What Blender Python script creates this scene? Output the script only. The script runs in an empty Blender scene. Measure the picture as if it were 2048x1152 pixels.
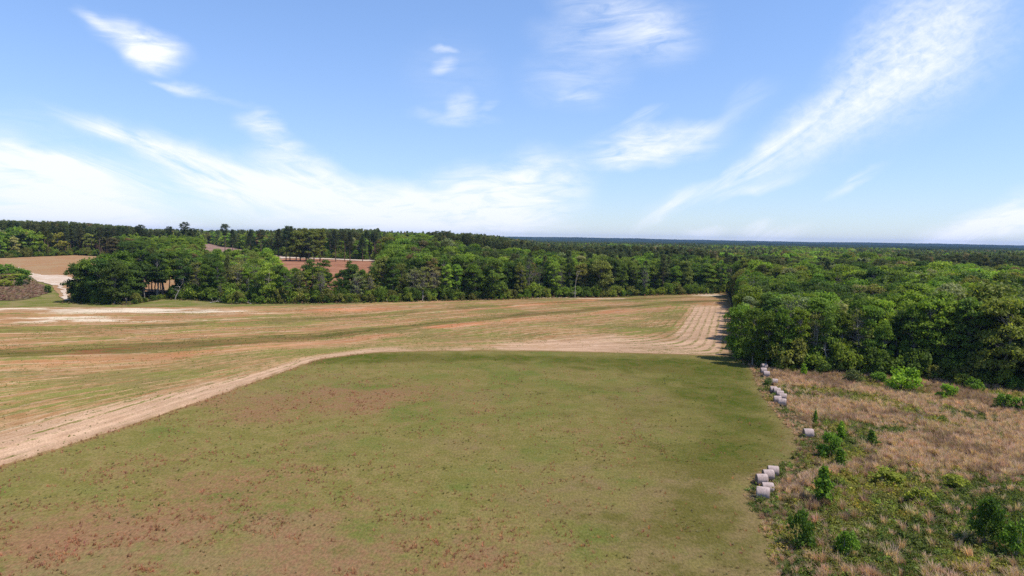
import bpy, math, random, time
import numpy as np
from mathutils import Vector, Matrix
from mathutils.geometry import delaunay_2d_cdt

T0 = time.time()
SC = bpy.context.scene
COL = SC.collection
RNG = np.random.default_rng(7)
random.seed(7)

# ------------------------------------------------------------------ camera
CAM_H = 28.0
F_PX = 1365.0                      # focal length in photo pixels (24 mm on 36 mm, 2048 px wide)
HOR0, ROLL = 476.6, 0.0166         # horizon row at the middle column, its slope
pitch = math.atan((576 - HOR0) / F_PX)
fwd = Vector((0, math.cos(pitch), -math.sin(pitch)))
up0 = Vector((0, math.sin(pitch), math.cos(pitch)))
R_AX = Vector((1, 0, 0)) * math.cos(ROLL) + up0 * math.sin(ROLL)
U_AX = R_AX.cross(fwd)
cam_d = bpy.data.cameras.new('camera'); cam = bpy.data.objects.new('camera', cam_d); COL.objects.link(cam)
cam_d.sensor_width = 36; cam_d.lens = 24.0; cam_d.clip_start = 0.5; cam_d.clip_end = 40000
m = Matrix((R_AX, U_AX, -fwd)).transposed().to_4x4(); m.translation = Vector((0, 0, CAM_H))
cam.matrix_world = m
SC.camera = cam
SC.view_settings.view_transform = 'Standard'
SC.view_settings.look = 'None'
SC.view_settings.exposure = 0.3
SC.view_settings.gamma = 1.0
SC.view_settings.use_curve_mapping = False
SC.cycles.use_denoising = False
SC.cycles.max_bounces = 5
SC.cycles.diffuse_bounces = 3
SC.cycles.transmission_bounces = 3
SC.cycles.volume_bounces = 0
SC.cycles.transparent_max_bounces = 8

SUN_EL = math.radians(60)
SUN_V = Vector((0.93, -0.36, 0)).normalized() * math.cos(SUN_EL) + Vector((0, 0, math.sin(SUN_EL)))
SUN_ROT = math.atan2(SUN_V.x, SUN_V.y)
sun_d = bpy.data.lights.new('sun', 'SUN'); sun = bpy.data.objects.new('sun', sun_d); COL.objects.link(sun)
sun_d.energy = 4.6; sun_d.angle = math.radians(0.53); sun_d.color = (1.0, 0.955, 0.89)
sun.rotation_euler = SUN_V.to_track_quat('Z', 'Y').to_euler()

# ------------------------------------------------------------------ node helpers
class NT:
    def __init__(s, tree): s.t = tree; s.L = tree.links
    def n(s, typ, ins=None, **props):
        nd = s.t.nodes.new(typ)
        for k, v in props.items(): setattr(nd, k, v)
        if ins:
            for k, v in ins.items():
                sock = nd.inputs[k]
                if isinstance(v, bpy.types.NodeSocket): s.L.new(v, sock)
                else: sock.default_value = v
        return nd
    def m(s, op, a, b=None, c=None, clamp=False):
        nd = s.t.nodes.new('ShaderNodeMath'); nd.operation = op; nd.use_clamp = clamp
        for i, v in enumerate((a, b, c)):
            if v is None: continue
            if isinstance(v, bpy.types.NodeSocket): s.L.new(v, nd.inputs[i])
            else: nd.inputs[i].default_value = v
        return nd.outputs[0]
    def v(s, op, a, b=None):
        nd = s.t.nodes.new('ShaderNodeVectorMath'); nd.operation = op
        for i, v in enumerate((a, b)):
            if v is None: continue
            if isinstance(v, bpy.types.NodeSocket): s.L.new(v, nd.inputs[i])
            elif op == 'SCALE' and i == 1: nd.inputs['Scale'].default_value = v
            else: nd.inputs[i].default_value = v
        return nd.outputs[1] if op in ('LENGTH', 'DOT_PRODUCT') else nd.outputs[0]
    def smooth(s, x, a, b, lo=0.0, hi=1.0, smooth=True):
        return s.n('ShaderNodeMapRange', {'Value': x, 'From Min': a, 'From Max': b, 'To Min': lo, 'To Max': hi},
                   interpolation_type='SMOOTHSTEP' if smooth else 'LINEAR').outputs['Result']
    def mix(s, f, a, b, blend='MIX'):
        nd = s.t.nodes.new('ShaderNodeMix'); nd.data_type = 'RGBA'; nd.blend_type = blend
        for k, v in ((0, f), (6, a), (7, b)):
            if isinstance(v, bpy.types.NodeSocket): s.L.new(v, nd.inputs[k])
            else: nd.inputs[k].default_value = v if k == 0 else (*v[:3], 1)
        return nd.outputs[2]
    def noise(s, vec, scale, detail=3, rough=0.55, dist=0.0):
        return s.n('ShaderNodeTexNoise', {'Vector': vec, 'Scale': scale, 'Detail': detail, 'Roughness': rough, 'Distortion': dist}).outputs[0]
    def attr(s, name, typ='GEOMETRY', out='Fac'):
        return s.n('ShaderNodeAttribute', attribute_name=name, attribute_type=typ).outputs[out]
    def comb(s, x, y, z=0.0):
        return s.n('ShaderNodeCombineXYZ', {'X': x, 'Y': y, 'Z': z}).outputs[0]

def new_mat(name):
    mt = bpy.data.materials.new(name); mt.use_nodes = True; mt.node_tree.nodes.clear()
    return mt, NT(mt.node_tree)

def finish(nt, color, rough=0.95, bump=None, bump_strength=0.5, bump_dist=0.1, spec=0.15):
    if spec < .2: p = nt.n('ShaderNodeBsdfDiffuse', {'Roughness': .5}); ck = 'Color'
    else: p = nt.n('ShaderNodeBsdfPrincipled', {'Roughness': rough, 'Specular IOR Level': spec}); ck = 'Base Color'
    if isinstance(color, bpy.types.NodeSocket): nt.L.new(color, p.inputs[ck])
    else: p.inputs[ck].default_value = (*color, 1)
    if bump is not None:
        b = nt.n('ShaderNodeBump', {'Height': bump, 'Strength': bump_strength, 'Distance': bump_dist})
        nt.L.new(b.outputs[0], p.inputs['Normal'])
    o = nt.n('ShaderNodeOutputMaterial', {'Surface': p.outputs[0]})
    return p

# ------------------------------------------------------------------ pixel <-> direction
def ray(px, py):
    d = fwd * F_PX + R_AX * (px - 1024) + U_AX * (576 - py)
    return d.normalized()
def project(x, y, z):
    v = Vector((x, y, z - CAM_H)); f = v.dot(fwd)
    return 1024 + F_PX * v.dot(R_AX) / f, 576 - F_PX * v.dot(U_AX) / f
def projectA(x, y, z):
    vx, vy, vz = x, y, z - CAM_H
    f = vx*fwd.x + vy*fwd.y + vz*fwd.z
    r = vx*R_AX.x + vy*R_AX.y + vz*R_AX.z
    u = vx*U_AX.x + vy*U_AX.y + vz*U_AX.z
    return 1024 + F_PX*r/f, 576 - F_PX*u/f, f

# ------------------------------------------------------------------ world: sky and cirrus
W = bpy.data.worlds.new('World'); SC.world = W; W.use_nodes = True
W.node_tree.nodes.clear(); w = NT(W.node_tree)
sky = w.n('ShaderNodeTexSky', sky_type='NISHITA', sun_disc=False, sun_elevation=SUN_EL, sun_rotation=SUN_ROT,
          altitude=50, air_density=1.0, dust_density=0.1, ozone_density=2.2)
hs = w.n('ShaderNodeHueSaturation', {'Saturation': 1.0, 'Value': 1.0, 'Color': sky.outputs[0]})

gd = w.n('ShaderNodeTexCoord').outputs['Generated']
sep = w.n('ShaderNodeSeparateXYZ', {'Vector': gd})
az = w.m('ARCTAN2', sep.outputs[0], sep.outputs[1])
el = w.m('ARCSINE', sep.outputs[2])
skyc = w.mix(1.0, hs.outputs[0], w.mix(w.smooth(el, 0.0, 0.36), (.78, .90, 1.18), (1.20, 1.29, 1.49)), 'MULTIPLY')
P0 = w.comb(az, el)
wob = w.n('ShaderNodeTexNoise', {'Vector': P0, 'Scale': 7.0, 'Detail': 4.0, 'Roughness': 0.6}).outputs[1]
wob = w.v('SCALE', w.v('SUBTRACT', wob, (0.5, 0.5, 0.5)), 0.055)
P = w.v('ADD', P0, wob)
P = w.v('MULTIPLY', P, (1, 1, 0))
def streak(angle, lx, ly, detail=6, rough=0.6, dist=0.4):
    mp = w.n('ShaderNodeMapping', {'Vector': P0, 'Rotation': (0, 0, math.radians(-angle))}, vector_type='POINT')
    sc_ = w.v('MULTIPLY', mp.outputs[0], (lx, ly, 1))
    return w.noise(sc_, 1.0, detail, rough, dist)
S = {'a': streak(-20, 9, 50, 9, .62, .6), 'b': streak(3, 12, 52, 9, .64, .6), 'c': streak(30, 10, 60, 9, .64, .6), 'd': w.m('ADD', w.m('MULTIPLY', w.noise(w.v('MULTIPLY', P0, (1, 1.35, 1)), 62, 7, 0.62, 0.5), .55), w.m('MULTIPLY', streak(34, 9, 46, 8, .62, .6), .45))}
CL = [ # px, py, half length, half width, angle, opacity, texture
 (262,72,62,22,-14,.85,'b'),(318,98,50,24,-8,.85,'b'),(300,112,40,14,0,.5,'b'),(180,38,26,9,-18,.6,'b'),(385,176,38,10,-18,.6,'b'),(340,160,30,5,-14,.35,'b'),(455,207,35,5,-5,.25,'b'),(515,250,42,18,-10,.7,'b'),(560,285,50,16,-15,.5,'b'),
 (255,270,100,13,-18,.7,'a'),(370,320,130,28,-22,.85,'a'),(480,372,140,38,-24,1.0,'a'),(590,330,80,32,-15,.6,'b'),(640,385,150,42,-16,1.0,'a'),(760,430,180,48,-10,1.1,'b'),(900,435,190,55,0,1.1,'b'),(1030,405,120,62,0,1.0,'b'),(1090,350,90,40,0,.6,'b'),(950,365,110,26,5,.45,'b'),(820,385,90,22,-12,.5,'a'),(640,455,150,16,-5,.5,'b'),
 (20,330,110,40,-10,.7,'b'),(120,330,150,16,-12,.7,'a'),(230,355,160,32,-12,.7,'a'),(80,390,200,50,-15,.95,'b'),(40,440,180,45,-5,.9,'b'),(210,430,170,36,-18,.75,'a'),(330,455,110,18,-10,.55,'b'),(60,250,120,30,0,.15,'b'),
 (883,132,24,12,25,.55,'b'),(887,97,22,5,0,.5,'b'),(925,212,28,22,10,.5,'b'),(905,243,75,12,-3,.35,'b'),(978,214,20,8,25,.3,'b'),(900,155,90,60,0,.10,'b'),
 (1235,30,120,40,-18,.5,'b'),(1310,60,90,50,0,.35,'b'),(1160,80,90,30,-10,.3,'b'),(1150,155,90,45,0,.28,'b'),(1150,190,40,10,5,.3,'b'),
 (1305,292,120,30,8,.85,'b'),(1270,318,70,18,0,.6,'b'),(1285,235,40,9,25,.45,'c'),(1400,262,70,14,25,.4,'c'),(1250,262,50,10,15,.25,'c'),(1500,205,50,22,30,.2,'c'),
 (1315,435,60,11,33,.42,'c'),(1370,395,60,11,30,.30,'c'),(1470,345,80,12,32,.6,'c'),(1540,305,100,16,32,.5,'c'),(1520,368,80,8,18,.35,'c'),(1430,390,110,12,20,.35,'c'),(1330,420,60,20,30,.3,'c'),
 (1600,270,120,34,33,.26,'d'),(1660,235,150,42,35,.20,'d'),(1750,180,170,60,38,.42,'d'),(1850,120,150,80,42,.34,'d'),(1850,30,160,60,40,.4,'d'),(1930,100,90,50,35,.22,'d'),(1740,220,170,30,28,.4,'c'),
 (1712,362,50,7,27,.55,'c'),(1510,452,38,12,28,.55,'c'),(1545,463,60,14,14,.8,'c'),(1412,470,35,9,10,.6,'b'),
 (1950,475,120,16,18,1.1,'c'),(2030,455,130,26,15,1.2,'b'),(2100,420,80,30,15,1.0,'b'),(1975,425,40,5,14,.25,'c'),(400,455,28,12,0,.5,'d'),
 # beyond the frame the same thin cirrus carries on
 (-400,200,400,60,-15,.5,'a'),(-900,100,400,90,10,.4,'c'),(2500,250,350,60,15,.5,'c'),(3000,100,300,80,-20,.5,'a'),(1000,-500,500,70,10,.35,'b'),(200,-700,400,90,-25,.35,'a'),(1900,-600,400,80,30,.35,'c')]
acc = None
for (cx, cy, hl, hw, ang, op, tx) in CL:
    if 0 <= cx <= 2100 and cy >= 0:
        d = ray(cx, cy); a0, e0 = math.atan2(d.x, d.y), math.asin(d.z)
    else:
        a0, e0 = (cx - 1024) / F_PX, (476 - cy) / F_PX
    s = 1 / F_PX
    mp = w.n('ShaderNodeMapping', {'Vector': P, 'Location': (a0, e0, 0), 'Rotation': (0, 0, math.radians(ang)),
             'Scale': (hl * 1.5 * s, hw * 1.75 * s, 1)}, vector_type='TEXTURE')
    r = w.v('LENGTH', mp.outputs[0])
    k = w.smooth(r, 1.0, 0.12, 0.0, op)
    # streaky noise decides how much of the mask turns into cloud
    f = w.m('MULTIPLY', k, w.smooth(S[tx], 0.30, 0.70, 0.06, 1.2, False))
    acc = f if acc is None else w.m('SUBTRACT', w.m('ADD', acc, f), w.m('MULTIPLY', acc, w.m('MULTIPLY', f, 0.45)))
cl = w.m('MINIMUM', w.m('MULTIPLY', acc, 0.95), 0.97)
low = w.smooth(el, 0.32, 0.0, 0.0, 0.10)
cl = w.m('ADD', cl, w.m('MULTIPLY', low, w.m('SUBTRACT', 1.0, cl)), clamp=True)
cloudc = w.n('ShaderNodeRGB'); cloudc.outputs[0].default_value = (7.6, 7.9, 8.4, 1)
allc = w.mix(cl, skyc, cloudc.outputs[0])
bg = w.n('ShaderNodeBackground', {'Color': allc, 'Strength': 0.11})
w.n('ShaderNodeOutputWorld', {'Surface': bg.outputs[0]})

# ------------------------------------------------------------------ numeric noise + terrain
_perm = RNG.random((512, 512))
def vnoise(x, y):
    xi = np.floor(x).astype(int); yi = np.floor(y).astype(int)
    fx = x - xi; fy = y - yi; fx = fx*fx*(3-2*fx); fy = fy*fy*(3-2*fy)
    a = _perm[xi & 511, yi & 511]; b = _perm[(xi+1) & 511, yi & 511]
    c = _perm[xi & 511, (yi+1) & 511]; d = _perm[(xi+1) & 511, (yi+1) & 511]
    return (a*(1-fx)+b*fx)*(1-fy) + (c*(1-fx)+d*fx)*fy
def fbm(x, y, s, o=4, seed=0):
    v = 0; amp = 1; tot = 0; x = np.asarray(x, float)/s + seed*17.3; y = np.asarray(y, float)/s + seed*31.7
    for _ in range(o):
        v = v + amp*vnoise(x, y); tot += amp; amp *= .5; x = x*2.03+5.1; y = y*2.03+9.7
    return v/tot
def sstep(a, b, x):
    t = np.clip((x-a)/(b-a), 0, 1); return t*t*(3-2*t)
def Hf(x, y):
    x = np.asarray(x, float); y = np.asarray(y, float)
    lf = sstep(60, -70, x)
    r = np.hypot(x, y)
    h = sstep(262, 470, y) * (1.6 + 7.7*lf)
    h = h + sstep(450, 800, y) * (-.8 + 4.8*lf)
    h = h + sstep(250, 600, y) * (fbm(x, y, 130, 3, 3) - .5) * 4
    far = sstep(1500, 2600, r)
    h = h*(1-far) + far*(-4 + 10*fbm(x, y, 900, 3, 5))
    ridge = sstep(4200, 7200, r)
    h = h + ridge*(1-.3*sstep(0, .6, np.arctan2(x, y)))*(21 + 20*(fbm(np.arctan2(x, y)*9000+r*0.2, r*0.6, 1700, 4, 8)-.35))
    h = h - sstep(9500, 13000, r)*60
    return h
def H1(x, y): return float(Hf(x, y))
_TS = np.concatenate([np.arange(40, 1200, 1.0), np.arange(1200, 9000, 10.0)])
def at(px, py):
    d = ray(px, py)
    X = d.x*_TS; Y = d.y*_TS; Z = CAM_H + d.z*_TS
    dif = Z - Hf(X, Y)
    i = np.argmax(dif < 0)
    if not (dif < 0).any(): i = len(_TS)-1
    if i == 0: return X[0], Y[0]
    f = dif[i-1]/(dif[i-1]-dif[i]) if dif[i-1] != dif[i] else 0
    f = min(max(f, 0), 1)
    return float(X[i-1]+(X[i]-X[i-1])*f), float(Y[i-1]+(Y[i]-Y[i-1])*f)
def ats(pts): return np.array([at(*p) for p in pts])

def in_poly(x, y, poly):
    x = np.asarray(x); y = np.asarray(y); r = np.zeros(x.shape, bool)
    n = len(poly)
    for i in range(n):
        x1, y1 = poly[i]; x2, y2 = poly[(i+1) % n]
        c = ((y1 > y) != (y2 > y)) & (x < (x2-x1)*(y-y1)/((y2-y1) if y2 != y1 else 1e-9)+x1)
        r ^= c
    return r
def dist_line(x, y, pts):
    x = np.asarray(x, float); y = np.asarray(y, float); best = np.full(x.shape, 1e9)
    for (x1, y1), (x2, y2) in zip(pts[:-1], pts[1:]):
        dx, dy = x2-x1, y2-y1; L = dx*dx+dy*dy+1e-9
        t = np.clip(((x-x1)*dx+(y-y1)*dy)/L, 0, 1)
        best = np.minimum(best, np.hypot(x-(x1+t*dx), y-(y1+t*dy)))
    return best
def resample(pts, step, wob=0, seed=0):
    out = []
    n = len(pts)
    for i in range(n):
        a = np.array(pts[i]); b = np.array(pts[(i+1) % n]); k = max(1, int(np.hypot(*(b-a))/step))
        for j in range(k): out.append(a+(b-a)*j/k)
    out = np.array(out)
    if wob:
        out[:, 0] += (fbm(out[:, 0], out[:, 1], 3.0, 3, seed)-.5)*2*wob
        out[:, 1] += (fbm(out[:, 0], out[:, 1], 3.0, 3, seed+9)-.5)*2*wob
    return out

# ------------------------------------------------------------------ object helpers
def tag(o, label=None, cat=None, group=None, kind=None):
    if label: o['label'] = label
    if cat: o['category'] = cat
    if group: o['group'] = group
    if kind: o['kind'] = kind
    return o
def mesh_from(name, V, Fc, mats=(), matidx=None, attrs=None, smooth=False):
    me = bpy.data.meshes.new(name)
    V = np.asarray(V, np.float32).reshape(-1, 3)
    if isinstance(Fc, np.ndarray):
        nf, k = Fc.shape
        me.vertices.add(len(V)); me.vertices.foreach_set('co', V.ravel())
        me.loops.add(nf*k); me.loops.foreach_set('vertex_index', Fc.astype(np.int32).ravel())
        me.polygons.add(nf); me.polygons.foreach_set('loop_start', np.arange(0, nf*k, k, dtype=np.int32))
        me.update(calc_edges=True)
    else:
        me.from_pydata([tuple(v) for v in V], [], [tuple(f) for f in Fc]); me.update()
    for mt in mats: me.materials.append(mt)
    if matidx is not None: me.polygons.foreach_set('material_index', np.asarray(matidx, np.int32))
    if attrs:
        for k, (dom, arr) in attrs.items():
            a = me.attributes.new(k, 'FLOAT', dom); a.data.foreach_set('value', np.asarray(arr, np.float32))
    if smooth: me.polygons.foreach_set('use_smooth', np.ones(len(me.polygons), bool))
    me.update()
    return me
def link(name, me, parent=None, loc=None):
    o = bpy.data.objects.new(name, me); COL.objects.link(o)
    if parent: o.parent = parent
    if loc is not None: o.location = loc
    return o
def empty(name, loc, rz=0, sc=1):
    o = bpy.data.objects.new(name, None); COL.objects.link(o)
    o.location = loc; o.rotation_euler = (0, 0, rz); o.scale = (sc,)*3 if not hasattr(sc, '__len__') else sc
    o.empty_display_size = .5
    return o

def sheet(name, outline, spacing, off, mat, attrf=None, wob=0.0, seed=1, edge_step=None):
    """a draped ground sheet: polygon outline filled with a lattice of points"""
    ol = resample(outline, edge_step or spacing, wob, seed)
    x0, y0 = ol.min(0); x1, y1 = ol.max(0)
    gx, gy = np.meshgrid(np.arange(x0, x1, spacing), np.arange(y0, y1, spacing))
    gx = gx.ravel(); gy = gy.ravel()
    k = in_poly(gx, gy, ol)
    gx, gy = gx[k], gy[k]
    dd = dist_line(gx, gy, np.vstack([ol, ol[:1]])[::1])
    k = dd > spacing*.35; gx, gy = gx[k], gy[k]
    pts = [Vector(p) for p in ol] + [Vector(p) for p in zip(gx.tolist(), gy.tolist())]
    res = delaunay_2d_cdt(pts, [], [list(range(len(ol)))], 1, 1e-4, False)
    V = np.array([(p.x, p.y) for p in res[0]]); Fc = np.array([f for f in res[2] if len(f) == 3])
    ct = (V[Fc[:, 0]]+V[Fc[:, 1]]+V[Fc[:, 2]])/3; Fc = Fc[in_poly(ct[:, 0], ct[:, 1], ol)]
    # orient upwards
    a, b, c = V[Fc[:, 0]], V[Fc[:, 1]], V[Fc[:, 2]]
    cr = (b[:, 0]-a[:, 0])*(c[:, 1]-a[:, 1])-(b[:, 1]-a[:, 1])*(c[:, 0]-a[:, 0])
    Fc[cr < 0] = Fc[cr < 0][:, ::-1]
    x, y = V[:, 0], V[:, 1]
    offv = off if not callable(off) else off(x, y)
    z = Hf(x, y)+offv
    at_ = {k: ('POINT', v) for k, v in attrf(x, y).items()} if attrf else None
    me = mesh_from(name, np.c_[x, y, z], Fc, [mat], None, at_, True)
    o = link(name, me); o['kind'] = 'structure'
    return o

# ------------------------------------------------------------------ plan of the place (photo features dropped on the terrain)
meadow_px = [(-60,965),(0,932),(130,892),(300,838),(450,785),(560,745),(640,718),(700,710),(760,704),(900,701),(1050,701),(1200,704),(1350,708),(1440,711),(1490,724),
             (1510,735),(1532,790),(1560,828),(1597,866),(1608,895),(1590,930),(1545,946),(1506,962),(1500,990),(1528,1030),(1550,1090),(1563,1152),(1580,1230),(1600,1330)]
meadow_w = ats(meadow_px)
meadow_w = np.vstack([meadow_w, [[40, 20], [-70, 20], [-70, 60]]])
track_edge = ats(meadow_px[:14])
right_edge_px = [(1452,585),(1458,598),(1460,625),(1452,650),(1462,675),(1450,700),(1440,711)]
right_edge = ats([(1452,584),(1458,592),(1463,605),(1464,625),(1462,650),(1462,680),(1462,700),(1460,716)])
field_px = [(-120,616),(0,613),(150,612),(350,612),(500,611),(700,606),(820,601),(900,598),(1050,593),(1250,591),(1380,585),(1452,584)]
field_w = np.vstack([ats(field_px), right_edge[1:], ats([(1500,732),(1440,716),(1200,709),(900,706),(760,709),(700,715),(640,723),(560,750),(450,790),(300,843),(130,898),(0,938),(-90,985)])])
left_far = [(-330, 250)]
brush_w = np.vstack([ats([(1440,708),(1500,700),(1700,715),(1900,730),(2048,740)]), [[150,150],[130,90],[75,40],[50,20],[25,20]], ats([(1570,1250),(1550,1152),(1537,1090),(1515,1030),(1488,990),(1496,955),(1540,938),(1580,925),(1596,895),(1585,866),(1550,828),(1522,790),(1500,735)])])

# cross-row coordinate of the crop rows: thin plate spline through traced rows
rows = {0: [(0,613),(350,612),(700,605),(1050,594),(1380,587)],
        1: [(0,660),(170,657),(400,648),(600,639),(800,626),(912,617),(1050,608),(1150,603),(1300,597)],
        2: [(0,706),(200,696),(400,685),(550,675),(700,664),(800,655),(912,643),(1050,630),(1150,622),(1300,609),(1400,602)],
        3: [(0,750),(376,726),(700,694),(900,667),(1040,651),(1175,640),(1390,622)],
        4: [(0,800),(200,768),(376,745),(600,708),(900,682),(1075,664),(1250,652),(1395,640)],
        4.6: [(1040,689),(1150,680),(1250,670),(1395,655)],
        5: [(0,850),(100,822),(250,790),(330,773),(480,742),(600,716),(700,701),(900,694)],
        6: [(0,932),(300,838),(450,785),(640,718),(760,705),(900,701),(1200,705),(1440,712)]}
cp = []; cv = []
for t, ps in rows.items():
    for p in ps: cp.append(at(*p)); cv.append(t)
cp = np.array(cp); cv = np.array(cv)
def _U(r2): return np.where(r2 > 0, r2*np.log(r2+1e-9), 0)
_n = len(cp); SCL = 100.0
_K = _U(((cp[:, None]-cp[None])**2).sum(-1)/SCL**2) + 0.02*np.eye(_n)
_P = np.c_[np.ones(_n), cp/SCL]
_A = np.block([[_K, _P], [_P.T, np.zeros((3, 3))]])
_w = np.linalg.solve(_A, np.r_[cv, 0, 0, 0])
def rowT(x, y):
    q = np.c_[x, y]; r2 = ((q[:, None]-cp[None])**2).sum(-1)/SCL**2
    return _U(r2) @ _w[:_n] + _w[_n] + q/SCL @ _w[_n+1:]

def blob(x, y, px, py, rx, ry, ang=0):
    """soft ellipse lying on the ground round a traced spot; radii in metres"""
    cx, cy = at(px, py); a = math.radians(ang); dx = x-cx; dy = y-cy
    u = (dx*math.cos(a)+dy*math.sin(a))/rx; v = (-dx*math.sin(a)+dy*math.cos(a))/ry
    return np.exp(-(u*u+v*v))

def field_attrs(x, y):
    t = rowT(x, y)
    dtrk = dist_line(x, y, track_edge)
    dright = dist_line(x, y, right_edge)
    px, py, _ = projectA(x, y, Hf(x, y))
    hd = 1/np.sqrt(1/(dright+1)**2+1/(dtrk+1)**2)-1             # rounds the headland corner
    s = x*.75+y*.65
    st = fbm(s*.05, t*1.6, 1.0, 4, 2)                            # bands along the rows
    g = 0.72 + (st-.5)*1.1 + .10*sstep(3.0, 4.2, t)
    band = lambda c, wd: np.exp(-((t-c)/wd)**2)
    leftw = sstep(-20, -110, x)
    dark = band(1.0, .13)*(.55+.4*sstep(0, 60, x)) + band(2.0, .20)*.9 + band(0.35, .08)*.2
    dark *= .6+.8*fbm(s, t*20, 30, 3, 4)
    redsoil = band(2.12, .14)*sstep(-10, -90, x)*.9 + blob(x, y, 330, 690, 16, 4, 30)*1.1 + band(.45, .10)*sstep(-5, 10, x)*sstep(60, 40, x)*.9
    orange = blob(x, y, 905, 651, 9, 3.2, 35)*1.5 + blob(x, y, 700, 619, 22, 9, 20)*.9 + blob(x, y, 1100, 606, 16, 5, 38)*1.1 + blob(x, y, 980, 616, 18, 3.5, 38)*.8 + blob(x, y, 1180, 601, 12, 5, 38)*.6
    orange += blob(x, y, 300, 694, 11, 1.3, 25)*1.0
    orange += (band(1.75, .22)*.5+band(2.45, .3)*.75)*(.2+.9*fbm(s, t*14, 22, 3, 6))
    warm = sstep(3.6, 1.2, t)*(.5+.5*fbm(s, t*10, 40, 3, 7))
    white = blob(x, y, 100, 621, 40, 9, 0)*1.2 + blob(x, y, 330, 620, 30, 7.5, 0)*1.4 + blob(x, y, 200, 640, 45, 9, 8)*.55 + blob(x, y, 20, 640, 40, 9, 8)*.5
    white += blob(x, y, 1420, 590, 14, 8, 30)*1.1 + blob(x, y, 1370, 600, 10, 4, 40)*.6
    ed = dist_line(x, y, ats([(850,600),(950,596),(1080,595),(1240,597)])); white += np.exp(-(ed/3.5)**2)*.9
    # bare headland track along the meadow
    wt = 4.5 + 12*sstep(150, 90, y) + 5*sstep(-5, 40, x)
    wt = wt*(1-sstep(-45, -30, x)) + sstep(-45, -30, x)*(8+22*sstep(-25, 35, x))
    sand = sstep(1.55, .35, dtrk/wt)
    sand = sand*(1-.45*sstep(-40, -20, x)*sstep(25, 0, x)*sstep(.30, .60, fbm(x, y, 9, 4, 72)))
    sand = sand*(.80+.35*fbm(x, y, 5, 3, 71))
    sand = np.maximum(sand, sstep(19, 13, dright)*sstep(305, 285, y))
    sand = np.clip(sand, 0, 1)
    head = sstep(20, 15, dright)*sstep(300, 280, y)
    head = np.maximum(head, sstep(30, 16, hd)*sstep(15, 40, x)*sstep(305, 280, y))
    head = np.maximum(head, .5*sstep(1.1, .7, dtrk/wt)*sstep(5, -30, x))
    grassedge = sstep(1.0, .1, dtrk) + sstep(3.5, 1.0, dright)
    return dict(t=t, s=s, hd=hd, g=g, dark=np.clip(dark, 0, 1.2), redsoil=np.clip(redsoil, 0, 1), orange=np.clip(orange, 0, 1), white=np.clip(white, 0, 1.2), sand=sand, head=head, warm=warm, ge=grassedge)

def meadow_attrs(x, y):
    f1 = fbm(x, y, 22, 4, 11); f2 = fbm(x, y, 9, 4, 12)
    red = blob(x, y, 760, 790, 24, 14, 30)*.75 + blob(x, y, 620, 810, 22, 11, 20)*.6 + blob(x, y, 300, 960, 22, 14, 0)*.5 + blob(x, y, 850, 1010, 24, 18, 0)*.35 + blob(x, y, 80, 1080, 22, 15, 0)*.5 + blob(x, y, 1200, 850, 16, 12, 0)*.3+blob(x, y, 520, 1080, 22, 12, 0)*.45
    red = red*(.15+1.25*f2)*.9 + .38*sstep(.42, .68, f1)*(.3+1.2*fbm(x, y, 5, 4, 14))
    red *= 1-sstep(1250, 1330, projectA(x, y, 0*x)[0])*.8
    dark = blob(x, y, 620, 722, 14, 5, 20)*.9 + blob(x, y, 780, 716, 26, 6, 5)*1.1 + blob(x, y, 1000, 715, 40, 5, 0)*.45+ blob(x, y, 1270, 728, 26, 8, 0)*.9 + blob(x, y, 1440, 745, 18, 12, 0)*1.0 + blob(x, y, 1450, 800, 15, 16, 0)*1.0 + blob(x, y, 1480, 880, 12, 14, 0)*.85 + blob(x, y, 1440, 940, 9, 9, 0)*.6 + blob(x, y, 1100, 790, 26, 10, 0)*.25
    dark += blob(x, y, 1200, 1040, 5, 9, 80)*.25 + blob(x, y, 1420, 1010, 11, 12, 0)*.50 + blob(x, y, 1420, 1130, 9, 9, 0)*.45
    dark *= .65+.7*f2
    px = projectA(x, y, 0*x)[0]
    lane = blob(x, y, 1315, 790, 3.5, 22, 12)*.5+blob(x, y, 1330, 860, 5, 10, 0)*.4
    dark -= lane*.6
    tan = blob(x, y, 1400, 1090, 12, 14, 0)*.6 + blob(x, y, 1330, 1000, 10, 12, 0)*.35 + blob(x, y, 1460, 1010, 7, 9, 0)*.3 + blob(x, y, 100, 1130, 26, 12, 0)*.6 + lane*.8 + blob(x, y, 600, 1130, 24, 10, 0)*.35 + .5*sstep(.52, .72, fbm(x, y, 14, 4, 15))
    dr = dist_line(x, y, meadow_w[15:28]); tan = tan + np.exp(-(dr/(1.5+3.5*sstep(115, 80, y)))**2)*.8; dark = dark*(1-.8*np.exp(-(dr/2.0)**2))
    bright = sstep(.55, .75, fbm(x, y, 11, 4, 21))*.6 + blob(x, y, 1290, 960, 5, 14, 10)*.5+blob(x, y, 1040, 790, 30, 14, 0)*.25
    return dict(red=np.clip(red, 0, 1), dark=np.clip(dark, 0, 1.1), tan=np.clip(tan, 0, 1), bright=np.clip(bright, 0, 1),
                edge=dist_line(x, y, track_edge))

def brush_attrs(x, y):
    p, q, _ = projectA(x, y, 0*x)
    g = fbm(x, y, 13, 4, 31)
    gr = sstep(.46, .62, g+.20*sstep(880, 1010, q)-.05)
    return dict(g=gr)
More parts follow.
